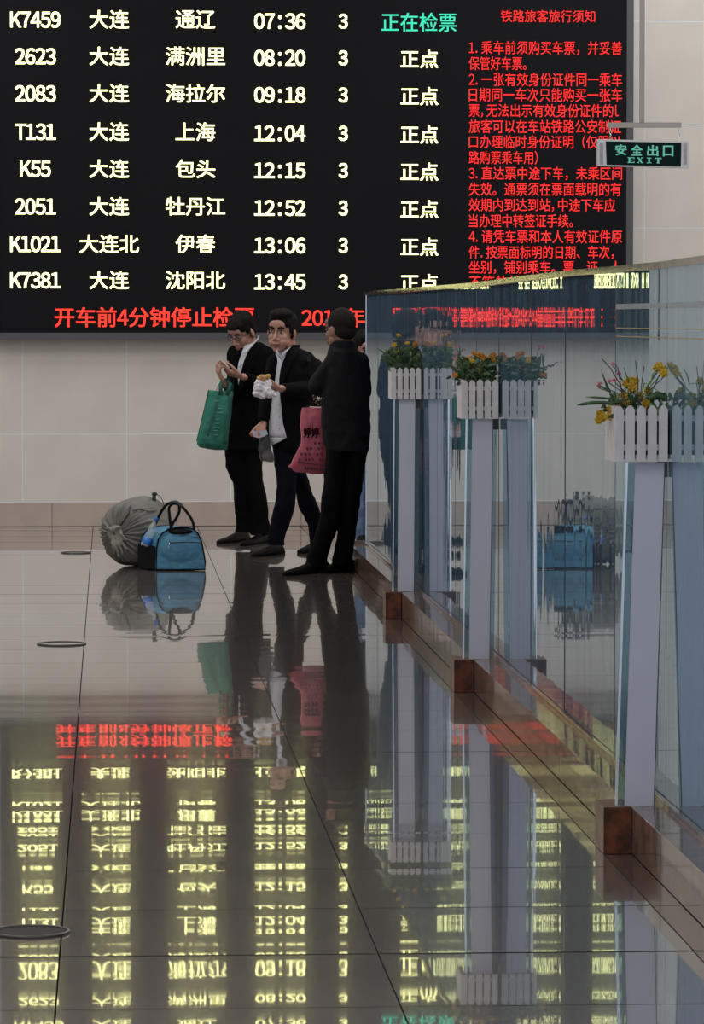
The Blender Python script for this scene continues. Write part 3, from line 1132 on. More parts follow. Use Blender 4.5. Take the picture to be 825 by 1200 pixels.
def face_parts(parent, P, Rm, k, skinm, glasses=False, frown=0.0, eyes=True):
    if eyes:
        for s in (-1, 1):
            MB().ell(P(s * .030, .0835, .001), (.0135 * k, .006 * k, .0065 * k), Rm, 12, 8).build('eye', M['eye_white'], parent, smooth=True)
            MB().ell(P(s * .030 , .0875, .001), (.0062 * k, .004 * k, .0060 * k), Rm, 10, 6).build('iris', M['iris'], parent, smooth=True)
            MB().tube([P(s * .015, .0905, .008), P(s * .028, .0905, .0105), P(s * .044, .0835, .006)], .0018 * k, 6).build('eyelid', M['iris'], parent)
            MB().tube([P(s * .012, .092, .022 - frown), P(s * .030, .0925, .028), P(s * .050, .082, .022)], [.0048 * k, .0060 * k, .003 * k], 6).build('eyebrow', M['hair'], parent, smooth=True)
    b = MB()
    b.tube([P(-.022, .0945, -.074), P(-.008, .1035, -.069), P(0, .1045, -.071), P(.008, .1035, -.069), P(.022, .0945, -.074)], [.002 * k, .0045 * k, .004 * k, .0045 * k, .002 * k], 8)
    b.tube([P(-.020, .0945, -.078), P(0, .1035, -.082), P(.020, .0945, -.078)], [.002 * k, .0055 * k, .002 * k], 8)
    b.build('lips', M['lip'], parent, smooth=True)


def hair_blob(P, Rm, k, short=False, back=True):
    b = MB()

    def E(x, y, z, a, c, d):
        b.ell(P(x, y, z), (a * k, c * k, d * k), Rm, 18, 12)
    if short:
        E(0, -.014, .034, .078, .096, .090)
        E(0, -.045, -.02, .070, .055, .055)
    else:
        E(0, -.014, .050, .081, .099, .084)
        E(0, .040, .085, .058, .046, .034)
        E(0, -.040, -.005, .0765, .066, .075)
        for s in (-1, 1):
            E(s * .069, .018, .020, .011, .022, .034)
    return b


def arm(b, pts, rad):
    for i in range(len(pts) - 1):
        b.cap(pts[i], rad[i], pts[i + 1], rad[i + 1], 14)


def hand(b, W, d, n, thumb=1, curl=(30, 35, 40, 45), k=1.1, spread=0.0):
    """palm plus five bent fingers; d wrist to fingers, n palm normal"""
    d = V(d).normalized()
    n = V(n)
    n = (n - d * n.dot(d)).normalized()
    a = d.cross(n) * thumb
    K = k
    b.cap(W - d * .02 * K, .023 * K, W + d * .012 * K, .021 * K, 12, flat=.75, side=a)
    for off in (-.026, -.009, .009, .026):
        b.cap(W + d * .015 * K + a * off * .75 * K, .014 * K, W + d * .082 * K + a * off * K * 1.05, .0115 * K, 10)
    L = (.068, .078, .082, .076)
    for i, off in enumerate((-.031, -.0105, .0105, .031)):
        p = W + d * (.086 - abs(off) * .1) * K + a * off * K
        c = R(curl[i])
        dr = d + a * off * spread
        dr.normalize()
        ang = 0
        for j, fr_ in enumerate((.45, .32, .23)):
            ang += c * (0.9 if j == 0 else 1.1)
            q = p + (dr * cos(ang) + n * sin(ang)) * L[i] * fr_ * K
            b.cap(p, (.0090 - j * .0008) * K, q, (.0084 - j * .0008) * K, 8)
            p = q
    # thumb leaves the side of the palm
    p0 = W + d * .022 * K + a * .024 * K
    p1 = p0 + (d * .035 + a * .022 + n * .014) * K
    p2 = p1 + (d * .030 + a * .002 + n * .016) * K
    p3 = p2 + (d * .022 - a * .006 + n * .010) * K
    b.cap(p0, .0125 * K, p1, .0105 * K, 8)
    b.cap(p1, .0100 * K, p2, .0090 * K, 8)
    b.cap(p2, .0088 * K, p3, .0078 * K, 8)


def shoe(parent, heel, toe, m, h=.075, wd=.042, name='shoe'):
    """heel and toe are points on the floor"""
    heel, toe = V(heel), V(toe)
    d = toe - heel
    L = d.length
    u = d / L
    sd = u.cross(V((0, 0, 1)))
    b = MB()

    def P(t, s, z):
        return heel + u * (L * t) + sd * s + V((0, 0, z))
    prof = [(0.0, .60, .055), (.06, .80, .075), (.2, .86, .085), (.35, .88, .082), (.5, .92, .066), (.65, 1.0, .050), (.8, 1.0, .042), (.92, .80, .034), (.99, .45, .024)]
    n = 12
    vs, fs = [], []
    for t, ww, hh in prof:
        hh = hh * h / .085
        for k in range(n):
            a = pi * k / (n - 1)
            vs.append(P(t, cos(a) * wd * ww, .016 + (hh - .016) * sin(a) ** .7))
    for i in range(len(prof) - 1):
        for k in range(n - 1):
            fs.append((i * n + k, (i + 1) * n + k, (i + 1) * n + k + 1, i * n + k + 1))
        fs.append((i * n, i * n + n - 1, (i + 1) * n + n - 1, (i + 1) * n))
    fs.append(tuple(range(n))[::-1])
    fs.append(tuple((len(prof) - 1) * n + k for k in range(n)))
    b.add(vs, fs)
    o = b.build(name, m, parent, smooth=True)
    o.data.set_sharp_from_angle(angle=R(50))
    out = [(t, ww) for t, ww, _ in prof]
    pts = [P(t - (.01 if t == 0 else 0), wd * ww * 1.06, 0.001) for t, ww in out] + [P(1.01, 0, 0.001)] + [P(t - (.01 if t == 0 else 0), -wd * ww * 1.06, 0.001) for t, ww in reversed(out)]
    MB().prism(pts, (0, 0, .017)).build('sole', M['sole'], o)
    return o


# ================================================================== FIRST MAN: SUIT, GLASSES, LOOKING AT A PHONE
f = Fig(30.33)
root = thing('person', f.p(290, 636), 'man in dark suit, white shirt and glasses looking down at a phone', 'person')
k = 1.14
o = f.p(284, 388, 0)
ax = head_axes(R(42), R(30))
b = MB()
P, Rm = head_into(b, o, ax, k)
b.cap(f.p(290, 397, .03), .058, f.p(294, 412, .05), .062)
b.cap(f.p(294, 420, .05), .10, f.p(292, 500, .04), .11)
L1 = [f.p(274, 416, .02), f.p(273, 456, -.06), f.p(262, 448, -.20)]
R1 = [f.p(317, 416, .04), f.p(317, 455, -.05), f.p(285, 441.5, -.24)]
arm(b, L1, (.035, .032, .026))
arm(b, R1, (.035, .032, .026))
hand(b, f.p(262, 447.5, -.21), V((-.45, -.25, .85)), V((.8, .1, .35)), thumb=1, curl=(50, 48, 42, 30), k=1.12)
hand(b, f.p(283, 441, -.25), V((-.95, -.05, .30)), V((.1, .35, .9)), thumb=-1, curl=(40, 42, 40, 32), k=1.15)
for x in (280, 300):
    b.cap(f.p(x, 500, .04), .05, f.p(x, 540, .02), .045)
b.build('body', M['skin'], root, remesh=0.0045, soft=2)
face_parts(root, P, Rm, k, M['skin'])
hb = hair_blob(P, Rm, k)
hb.ell(P(0, .055, .072), (.064 * k, .045 * k, .030 * k), Rm)
hb.build('hair', M['hair'], root, remesh=.006, soft=1, disp=.006, dscale=.03)
g = MB()
for s in (-1, 1):
    g.tube([P(s * .032 + .021 * cos(t * pi / 8), .098, -.002 + .0145 * sin(t * pi / 8)) for t in range(16)], .0022 * k, 6, closed=True)
    g.tube([P(s * .053, .096, .004), P(s * .078, .05, .004), P(s * .082, -.005, -.004)], .0022 * k, 6)
g.tube([P(-.011, .101, 0), P(.011, .101, 0)], .002 * k, 6)
g.build('glasses', M['phone_dark'], root)
# trousers
b = MB()
loft(b, f, [(262, 291, 505, .03, .11), (262, 291, 522, .03, .105), (265, 292, 548, .02, .09), (273, 294, 566, .01, .08), (274, 296, 594, .02, .075), (277, 299, 616, .03, .075), (275, 300, 624, .03, .08)])
loft(b, f, [(284, 312, 505, .02, .11), (284, 309, 522, .02, .105), (284, 307, 545, 0, .09), (288, 309, 566, -.02, .08), (292, 314, 594, -.02, .075), (292, 317, 616, -.02, .075), (293, 318, 627, -.02, .08)])
b.build('trousers', M['trousers'], root, remesh=.008, soft=3, disp=.010, dscale=.12)
shoe(root, atZ(290, 633), atZ(256, 637.5), M['shoe'])
shoe(root, atZ(314, 635), atZ(284, 640), M['shoe'])
# jacket
S1 = [(277, 306, 401, .05, .07), (272, 317, 406, .05, .10), (269, 323, 414, .04, .115), (269, 325, 430, .03, .125), (269, 322, 455, .02, .12), (267, 319, 480, .02, .12), (264, 317, 505, .02, .125), (261, 317, 527, .02, .13)]
b = loft(MB(), f, S1)
arm(b, [f.p(276, 414, .02), f.p(273, 456, -.06), f.p(264, 450, -.17)], (.062, .054, .042))
arm(b, [f.p(315, 416, .04), f.p(317, 455, -.05), f.p(288, 443, -.21)], (.066, .060, .044))
b.build('suit_jacket', M['suit'], root, remesh=.008, soft=3, disp=.008, dscale=.14)
front_strip(f, S1, [(401, 288, 300), (406, 286, 296), (414, 283, 291), (425, 279.5, 286), (440, 277, 282.5), (462, 271.5, 277.5)], out=.012, name='shirt', m=M['shirt'], parent=root)
b = MB()
b.tube([f.p(303.5, 393, .04), f.p(302, 397, -.03), f.p(296, 404, -.09), f.p(288, 413, -.115), f.p(283, 414, -.10)], [.008, .009, .010, .011, .007], 8, flat=.5, side=(0, 1, 0))
b.build('shirt_collar', M['shirt'], root, smooth=True)
front_strip(f, S1, [(403, 298, 306), (412, 290.5, 303), (424, 285.5, 299), (438, 282, 293), (462, 277.5, 284)], out=.016, name='lapel', m=M['suit'], parent=root)
front_strip(f, S1, [(412, 273, 281), (424, 271, 278.5), (440, 270.5, 276)], out=.016, name='lapel', m=M['suit'], parent=root)
MB().tube([f.p(283, 427, -.13), f.p(281.5, 431, -.13)], .004, 6).build('button', M['phone_dark'], root)

ph = thing('smartphone', f.p(262, 426, -.28), 'smartphone with a white edge held by the man with glasses', 'phone')
a, c = f.p(257.5, 420.5, -.30), f.p(268.5, 431.5, -.30)
dv = (c - a)
nv = V((.5, .2, .8)).normalized()
MB().prism([a, c, c + V((.0, .072, -.01)), a + V((.0, .072, -.01))], nv * .006).build('case', M['phone'], ph, bevel=.001)
MB().prism([a + nv * .0062 + dv * .06, c + nv * .0062 - dv * .06, c + V((.0, .068, -.01)) + nv * .0062 - dv * .06, a + V((.0, .068, -.01)) + nv * .0062 + dv * .06], nv * .001).build('screen', M['phone_dark'], ph)

# green carrier bag on his wrist
gb = thing('carrier_bag', f.p(250, 520, -.22), 'dark green non-woven carrier bag hanging from the first man\'s hand', 'bag')
g = Fig(30.33 - .24)
rows_ = [(244.5, 274, 458), (242.5, 272.6, 468), (239, 271.5, 484), (235.5, 269.5, 500), (231.5, 268, 514), (230.5, 267.3, 520), (233, 266.5, 524), (244, 265.5, 527)]
b = MB()
secs = [(xl, xr, y, 0, rd) for (xl, xr, y), rd in zip(rows_, (.030, .040, .052, .060, .062, .058, .045, .02))]
loft(b, g, secs, e=3.5)
b.build('bag_body', M['green_bag'], gb, remesh=.006, soft=2, disp=.007, dscale=.10)
front_strip(g, secs, [(462, 268.5, 273.4), (480, 266.5, 271), (500, 264, 269), (520, 261.5, 267)], out=.004, e=3.5, name='gusset', m=M['green_dark'], parent=gb)
b = MB()
b.tube([g.p(244, 457.5, -.012), g.p(258, 460.5, -.030), g.p(273.5, 462, -.012)], .005, 6)
b.tube([g.p(244.5, 457, -.02), g.p(238.5, 483, -.02), g.p(230.5, 517, -.02)], .004, 6)
b.build('piping', M['green_dark'], gb)
front_strip(g, secs, [(463, 254.5, 256.5), (476, 252, 255.5), (492, 247, 249.5), (511, 243, 244)], out=.003, e=3.5, name='crease_shade', m=M['green_dark'], parent=gb)  # shade of the fold, drawn as a darker green strip
M['green_print'] = mat('green_print', (0.05, 0.24, 0.18), 0.6)
for y_, a_, b_ in ((478, 255, 262), (483, 254.5, 261), (491, 252.5, 257), (495.5, 252, 256.5), (500.5, 250.5, 257), (504, 250, 255.5), (509, 251, 256), (469, 251, 256.5)):
    front_strip(g, secs, [(y_, a_, b_), (y_ + 1.3, a_, b_)], out=.004, e=3.5, name='printed_line', m=M['green_print'], parent=gb)
MB().tube([g.p(258.5, 463, -.035), g.p(258.5, 452, -.03), g.p(261, 444.5, 0), g.p(266, 443.5, .02), g.p(270, 450, -.02), g.p(266.5, 463, -.035)], .014, 8, flat=.25, side=(1, 0, 0)).build('handle', M['green_dark'], gb, smooth=True)
MB().tube([g.p(263, 463, .03), g.p(265, 452, .03), g.p(267, 445, .02), g.p(272, 452, .03), g.p(270, 463, .03)], .012, 8, flat=.3, side=(1, 0, 0)).build('handle', M['green_dark'], gb, smooth=True)
MB().tube([g.p(253, 459.5, -.03), g.p(255, 453, -.03), g.p(258.5, 447, -.02)], .0025, 6).build('cord', M['green_dark'], gb)

# ================================================================== SECOND MAN: WALKING, EATING
f = Fig(28.58)
root = thing('person', f.p(325, 652), 'short-haired man in black jacket over untucked white shirt, mouth full, mid-stride', 'person')
k = 1.20
o = f.p(330.5, 388, 0)
ax = head_axes(R(25), R(3), R(-2))
b = MB()
P, Rm = head_into(b, o, ax, k)
b.ell(P(-.034, .060, -.060), (.028 * k, .030 * k, .028 * k), Rm)
b.ell(P(.030, .062, -.062), (.026 * k, .030 * k, .024 * k), Rm)
b.cap(f.p(336, 402, .03), .062, f.p(338, 420, .05), .066)
b.cap(f.p(342, 425, .05), .10, f.p(336, 505, .04), .11)
arm(b, [f.p(322, 424, 0), f.p(312, 462, .0), f.p(308.5, 493, -.05)], (.035, .032, .026))
arm(b, [f.p(366, 426, .04), f.p(366, 458, -.04), f.p(329, 455.5, -.24)], (.035, .032, .026))
hand(b, f.p(308.5, 494, -.05), V((-.25, -.25, -.9)), V((-.6, -.6, .2)), thumb=1, curl=(45, 50, 48, 40), k=1.05)
hand(b, f.p(327, 455, -.25), V((-.95, -.1, .12)), V((-.1, .5, .75)), thumb=-1, curl=(48, 48, 44, 38), k=1.10)
b.cap(f.p(333, 505, .04), .05, f.p(335, 545, .0), .045)
b.cap(f.p(341, 505, .04), .05, f.p(344, 540, .08), .04)
b.build('body', M['skin'], root, remesh=0.0045, soft=2)
face_parts(root, P, Rm, k, M['skin'], frown=.002)
hb = hair_blob(P, Rm, k)
hb.ell(P(0, .020, .098), (.070 * k, .074 * k, .034 * k), Rm)
hb.build('hair', M['hair'], root, remesh=.006, soft=1, disp=.005, dscale=.025)
b = MB()
loft(b, f, [(319, 347, 505, .02, .11), (319, 347, 520, .02, .105), (322, 348, 548, 0, .09), (325, 348, 568, -.03, .082), (324, 347.5, 582, -.03, .08), (320, 343, 602, -.02, .072), (315, 337, 622, 0, .066), (313, 333, 634, .01, .07), (313, 333, 639, .01, .07)])
loft(b, f, [(326, 354, 505, .04, .11), (330, 354, 522, .05, .105), (336, 356, 548, .10, .09), (344, 364, 572, .16, .08), (350, 374, 594, .24, .075), (360, 379, 616, .31, .066), (364, 381, 634, .36, .066), (364, 381, 640, .37, .066)])
b.build('trousers', M['navy'], root, remesh=.008, soft=3, disp=.010, dscale=.12)
shoe(root, atZ(330, 648.5), atZ(297, 653), M['shoe'])
shoe(root, atZ(379, 643.5), atZ(351.5, 649), M['suede'])
S2 = [(326, 352, 407, .05, .07), (320, 364, 413, .05, .10), (319, 371, 421, .04, .12), (320, 373, 438, .03, .13), (319, 368, 458, .02, .125), (316, 361, 480, .01, .12), (315, 357, 500, .01, .12), (316, 354, 515, .01, .12), (321, 352, 528, .02, .12)]
b = loft(MB(), f, S2)
arm(b, [f.p(323, 424, 0), f.p(312, 462, 0), f.p(309, 490, -.04)], (.058, .050, .038))
arm(b, [f.p(362, 428, .04), f.p(366, 457, -.04), f.p(333, 456.5, -.21)], (.068, .062, .044))
b.build('jacket', M['jacket'], root, remesh=.008, soft=3, disp=.008, dscale=.14)
front_strip(f, S2, [(409, 324, 338), (416, 322.5, 335.5), (424, 323, 331), (434, 324.5, 328.5), (446, 321, 327), (462, 317, 328), (480, 315.5, 330), (496, 315, 331.5), (513, 315.5, 336)], out=.014, name='shirt', m=M['shirt'], parent=root)
front_strip(f, S2, [(512.5, 315.5, 336), (517, 316.5, 329), (521, 317.5, 320)], out=.014, name='shirt_hem', m=M['shirt'], parent=root)
for y in (474, 488, 502):
    c = f.p(327.5, y, -.115)
    MB().ell(c, (.006, .004, .006), None, 8, 6).build('button', M['eye_white'], root)
b = MB()
b.tube([f.p(341, 406, -.03), f.p(335, 412, -.09), f.p(329, 419, -.115)], [.008, .017, .013], 8, flat=.4, side=(0, 1, 0))
b.tube([f.p(327.5, 418, -.115), f.p(324.5, 412, -.09), f.p(326, 408, -.05)], [.012, .018, .014], 8, flat=.4, side=(0, 1, 0))
b.build('shirt_collar', M['shirt'], root, smooth=True)
front_strip(f, S2, [(404, 341, 352), (414, 335.5, 350), (426, 331, 342), (438, 328.5, 336), (450, 327.5, 332)], out=.018, name='lapel', m=M['jacket'], parent=root)
# backpack behind his shoulder
bp_ = thing('backpack', f.p(372, 470, .20), 'black backpack on the back of the man eating, bulging past his shoulder', 'backpack')
b = loft(MB(), Fig(28.58), [(354, 374, 420, .30, .05), (354, 381, 427, .32, .08), (354, 384, 440, .33, .09), (354, 383, 462, .33, .09), (354, 380, 476, .32, .07)], e=3)
b.build('pack', M['black_nylon'], bp_, remesh=.01, soft=3, disp=.006, dscale=.12)
MB().tube([f.p(368, 421, .17), f.p(364, 416, .10), f.p(361, 416, .0), f.p(362, 424, -.10)], .014, 8, flat=.3, side=(1, 0, 0)).build('strap', M['black_nylon'], bp_)

fd = thing('wrapped_crepe', f.p(311, 455, -.30), 'golden folded crepe wrapped in crumpled white paper, held by the eating man', 'food')
b = MB()
fr2 = random.Random(4)
for x, y, r in ((304, 455, .040), (312, 457, .045), (308, 462, .032), (317, 461, .034), (301, 460, .026), (314, 450, .036), (304, 449, .028), (321, 463, .018)):
    b.ell(f.p(x, y, -.29), (r, r * .8, r), None, 12, 8)
b.build('paper', M['paper'], fd, remesh=.005, soft=1, disp=.016, dscale=.035)
b = MB()
for x, y in ((303.5, 443.5), (307, 441.5), (310.5, 442), (314, 441), (309, 445)):
    b.ell(f.p(x, y, -.29), (.019, .022, .016), Matrix.Rotation(fr2.uniform(-.6, .6), 3, 'Y'), 10, 6)
b.build('crepe', M['crepe'], fd, remesh=.004, soft=1, disp=.005, dscale=.02)

tk = thing('tickets', f.p(304, 508, -.14), 'pale blue and pink tickets held in the lowered hand of the eating man', 'tickets')
for q, (pts, dy) in enumerate(((((295, 504), (303, 506), (311, 511), (303.5, 513.5), (297, 511.5)), -.13), (((301, 506), (312, 503.5), (314, 509), (305, 512.5)), -.115))):
    MB().prism([f.p(x, y, dy) for x, y in pts], (0, .0015, 0)).build('ticket', M['ticket'], tk)
pbag = thing('plastic_bag', f.p(313, 541, -.04), 'smoky grey thin plastic bag hanging below the tickets', 'bag')
b = loft(MB(), f, [(307, 311, 506, -.05, .01), (304, 316, 514, -.05, .03), (303, 318, 526, -.05, .04), (303.5, 321, 536, -.05, .045), (306, 321, 541, -.05, .035)], e=3)
b.build('bag_body', M['grey_plastic'], pbag, remesh=.006, soft=2, disp=.008, dscale=.08)

# ================================================================== THIRD MAN: BACK TO THE CAMERA, ARMS FOLDED
f = Fig(26.65)
root = thing('person', f.p(385, 672), 'man in dark jacket seen from behind with arms folded, beside the glass', 'person')
k = 1.10
o = f.p(399, 385, 0)
ax = head_axes(R(138), R(4))
b = MB()
P, Rm = head_into(b, o, ax, k)
b.cap(f.p(401, 396, -.01), .062, f.p(404, 412, -.01), .068)
b.cap(f.p(406, 425, 0), .11, f.p(407, 510, 0), .12)
arm(b, [f.p(390, 424, 0), f.p(371, 455, .06), f.p(395, 462, .20)], (.035, .032, .026))
arm(b, [f.p(424, 424, 0), f.p(427, 462, .06), f.p(400, 460, .22)], (.035, .032, .026))
hand(b, f.p(392, 462, .20), V((.9, .1, .2)), V((0, -1, 0)), thumb=1, curl=(20, 22, 24, 26), k=1.05)
hand(b, f.p(390, 459, .22), V((-.9, -.2, -.45)), V((0, -1, 0)), thumb=-1, curl=(20, 22, 24, 26), k=1.05)
for x in (396, 417):
    b.cap(f.p(x, 510, 0), .05, f.p(x, 545, 0), .045)
b.build('body', M['skin_dark'], root, remesh=0.005, soft=2)
face_parts(root, P, Rm, k, M['skin_dark'])
hair_blob(P, Rm, k, short=True).build('hair', M['hair_short'], root, remesh=.006, soft=1)
b = MB()
loft(b, f, [(382, 410, 510, 0, .12), (382, 408, 528, 0, .11), (380, 406, 550, -.01, .10), (379, 405, 571, -.02, .095), (376, 401, 602, -.02, .085), (368, 392, 630, -.01, .08), (360, 384, 652, 0, .08), (358, 383, 664, 0, .085)])
loft(b, f, [(402, 434, 510, 0, .12), (404, 432, 528, 0, .11), (403, 427, 552, 0, .10), (401, 423, 575, 0, .095), (398, 420, 602, .02, .085), (394, 417, 630, .05, .08), (389, 414, 655, .06, .08), (389, 413, 662, .06, .085)])
b.build('trousers', M['trousers'], root, remesh=.008, soft=3, disp=.012, dscale=.12)
shoe(root, atZ(384, 670), atZ(334, 675), M['suede'], h=.085, wd=.047)
shoe(root, atZ(415, 668), atZ(374, 672), M['suede'], h=.085, wd=.047)
S3 = [(386, 417, 405, 0, .075), (384, 423, 412, 0, .11), (382, 429, 424, 0, .125), (380, 432, 446, 0, .135), (377, 434, 470, 0, .135), (376, 435, 498, 0, .135), (378, 434, 515, 0, .135), (382, 433, 529, 0, .135)]
b = loft(MB(), f, S3)
arm(b, [f.p(392, 424, 0), f.p(372, 453, .04), f.p(394, 463, .19)], (.068, .062, .045))
arm(b, [f.p(421, 424, 0), f.p(425, 458, .04), f.p(404, 460, .19)], (.068, .062, .045))
b.build('jacket', M['jacket_b'], root, remesh=.008, soft=3, disp=.012, dscale=.13)
b = loft(MB(), f, [(387, 415, 399, 0, .085), (386, 417, 408, 0, .092)])
b.build('jacket_collar', M['jacket_b'], root, remesh=.007, soft=2)
b = MB()
w0 = f.p(374.5, 466, .09)
b.tube([w0 + V((cos(t * pi / 6) * .012, -.012, sin(t * pi / 6) * .016)) for t in range(12)], .004, 6, closed=True)
b.ell(w0 + V((0, -.012, 0)), (.011, .005, .011), None, 10, 6)
b.build('wristwatch', M['chrome'], root, smooth=True)

# pink bag
f = Fig(26.95)
bag = thing('plastic_bag', f.p(362, 550), 'pink printed plastic bag with bold black characters, beside the man with folded arms', 'bag')
secs = [(354, 379, 477.5, 0, .018), (352.5, 379, 486, 0, .028), (352, 378, 500, 0, .034), (353, 380, 512, 0, .036), (352.5, 382, 520, 0, .038), (347.5, 382.5, 530, 0, .04), (342.5, 383, 540, 0, .036), (340, 383.5, 547, 0, .026), (345, 383.5, 552.5, 0, .015), (365, 383, 555.5, 0, .008)]
b = loft(MB(), f, secs, e=4.5)
b.ell(f.p(340.5, 546.5, 0), (.018, .008, .010), None, 10, 6)
b.build('bag_body', M['pink_bag'], bag, remesh=.005, soft=2, disp=.004, dscale=.07)
MB().tube([f.p(355, 478, 0), f.p(364, 474, .0), f.p(371, 468, .02), f.p(377, 472, .02), f.p(379, 480, .01)], .008, 8, flat=.4).build('handle', M['black_nylon'], bag, smooth=True)
YP = 26.95 - .048
text('婷婷', 'bag_lettering', bag, M['black_ink'], YP, (355.5, 500.5, 374, 513), off=0.03)
for y, x0, x1, n in ((519.5, 363.5, 382, 4), (525.5, 359, 381, 5), (532, 352, 380, 6), (538.5, 350, 381, 8)):
    b = MB()
    for q in range(n):
        x = x0 + (x1 - x0) * q / n
        if (q + int(y)) % 4 == 3:
            continue
        ww = (x1 - x0) / n * .62
        a, c = atY(x, y + 1.8, YP), atY(x + ww, y - 1.8, YP)
        m_ = (a + c) / 2
        ew, eh = c.x - a.x, c.z - a.z
        b.span((a.x, YP, a.z + eh * .15), (a.x + ew * .2, YP + .002, c.z - eh * .1))
        b.span((a.x, YP, m_.z - eh * .1), (c.x, YP + .002, m_.z + eh * .1))
        b.span((m_.x, YP, a.z), (m_.x + ew * .18, YP + .002, c.z))
        b.span((a.x + ew * .1, YP, a.z), (c.x, YP + .002, a.z + eh * .16))
    b.build('printed_line', M['pink_ink'], bag)
b = MB()
a, c = atY(349, 543.5, YP), atY(383, 542, YP)
b.prism([atY(349, 541, YP), atY(383, 545.5, YP), atY(383, 546.7, YP), atY(349, 542.2, YP)], (0, .002, 0))
for q in range(9):
    b.prism([atY(357 + q * 2.8, 546.8 + q * .3, YP + .006), atY(359 + q * 2.8, 547 + q * .3, YP + .006), atY(359 + q * 2.8, 550.5 + q * .3, YP + .006), atY(357 + q * 2.8, 550 + q * .3, YP + .006)], (0, .002, 0))
b.build('printed_line', M['pink_ink'], bag)

# ================================================================== FOURTH PERSON BEYOND THE END OF THE GLASS
f = Fig(30.2)
_p = f.p
f.p = lambda x, y, d=0.0: _p(x - 3.5, y, d)   # whole figure a touch nearer to the glass end
root = thing('person', f.p(430, 637), 'person in light blue jeans and yellow top, half hidden behind the end of the glass', 'person')
k = 1.08
o = f.p(431, 409, 0)
ax = head_axes(R(-15), R(12))
b = MB()
P, Rm = head_into(b, o, ax, k)
b.cap(f.p(431, 422, .02), .055, f.p(431, 434, .02), .058)
b.cap(f.p(431, 440, .02), .09, f.p(431, 520, .02), .10)
LA = [f.p(420, 440, 0), f.p(417, 480, .02), f.p(419, 515, -.05)]
RA = [f.p(443, 440, 0), f.p(447, 480, .02), f.p(445, 515, -.05)]
arm(b, LA, (.032, .03, .025))
arm(b, RA, (.032, .03, .025))
hand(b, LA[2], V((0, -.1, -1)), V((1, 0, 0)), thumb=-1, k=1.0)
hand(b, RA[2], V((0, -.1, -1)), V((-1, 0, 0)), thumb=1, k=1.0)
for x in (425, 436):
    b.cap(f.p(x, 515, .02), .04, f.p(x, 545, .02), .03)
b.build('body', M['skin'], root, remesh=0.005, soft=2)
face_parts(root, P, Rm, k, M['skin'])
hair_blob(P, Rm, k).build('hair', M['hair'], root, remesh=.006, soft=1, disp=.006, dscale=.03)
b = MB()
loft(b, f, [(419, 432, 520, .02, .10), (418.5, 432, 560, .01, .085), (419, 430.5, 600, .01, .075), (419, 430, 632, .02, .07)])
loft(b, f, [(430, 443, 520, .02, .10), (430.5, 442, 560, .01, .085), (431.5, 442, 600, .01, .075), (431.5, 441, 632, .02, .07)])
b.build('jeans', M['jeans'], root, remesh=.008, soft=3, disp=.010, dscale=.10)
S4 = [(423, 439, 431, .02, .07), (418, 444, 437, .02, .10), (416, 446, 450, .02, .115), (417, 445, 480, .02, .11), (417, 445, 510, .02, .11), (418, 444, 527, .02, .11)]
b = loft(MB(), f, S4)
arm(b, LA, (.055, .048, .038))
arm(b, RA, (.055, .048, .038))
b.build('jacket', M['jacket_b'], root, remesh=.008, soft=3, disp=.008, dscale=.14)
front_strip(f, S4, [(430, 424, 440), (437, 426, 438), (447, 430, 435.5), (460, 432, 433.5)], out=.012, name='top', m=M['yellow_top'], parent=root)
b = loft(MB(), f, [(418, 443, 526, .02, .105), (418, 443, 541, .02, .105)])
b.build('shirt_tail', M['shirt'], root, remesh=.008, soft=2)
shoe(root, atZ(425, 634), atZ(422, 641), M['suede'])
shoe(root, atZ(436, 634), atZ(439, 641), M['suede'])

# ================================================================== GREY SACK
SYK = 27.30
E = atY(138, 626, SYK)
sack = thing('sack', (E.x + .10, SYK + .2, 0), 'bulging grey drawstring sack lying on the floor with a gathered knotted end', 'bag')
A = V((-.55, -.83, 0.0)).normalized()
U = V((0, 0, 1))
S_ = A.cross(U)
prof = [(-.004, .022), (.0, .045), (.005, .08), (.014, .125), (.034, .168), (.07, .202), (.12, .220), (.20, .232), (.27, .240), (.32, .236), (.37, .215), (.41, .165), (.435, .09), (.44, .02)]
n = 132
vs, fs = [], []
cz_ = .226
sr = random.Random(8)
fold = [sr.uniform(.5, 1) for _ in range(34)]
for i, (t, r) in enumerate(prof):
    fade = max(0, 1 - max(0, t) / .26) ** 1.2
    for q in range(n):
        a = 2 * pi * q / n
        kf = 30 * q / n + .8 * sin(a * 2 + 1) + .5 * sin(3 * a)
        w_ = abs(sin(pi * kf)) ** .7 * fold[int(kf) % 34]
        rr = r - fade * .034 * (1 - w_) * min(1, r / .1)
        ns = noise.noise(V((cos(a) * 1.6, sin(a) * 1.6, t * 6))) * .018 * min(1, r / .15)
        rr += ns
        c = V((E.x, SYK, cz_)) - A * (t - fade * .020 * (w_ - .5))
        p = c + (S_ * cos(a) + U * sin(a)) * rr
        if p.z < .004:
            p.z = .004
        vs.append(p)
for i in range(len(prof) - 1):
    for q in range(n):
        l = (q + 1) % n
        fs.append((i * n + q, i * n + l, (i + 1) * n + l, (i + 1) * n + q))
fs.append(tuple(range(n))[::-1])
fs.append(tuple((len(prof) - 1) * n + q for q in range(n)))
MB().add(vs, fs).build('sack_body', M['sack'], sack, smooth=True)
b = MB()
H0 = V((E.x, SYK, cz_)) + A * .02
for q in range(7):
    a = q * .9
    b.ell(H0 + (S_ * cos(a) + U * sin(a)) * .032 + A * .012, (.026, .024, .030), Matrix.Rotation(a, 3, 'Y'), 10, 8)
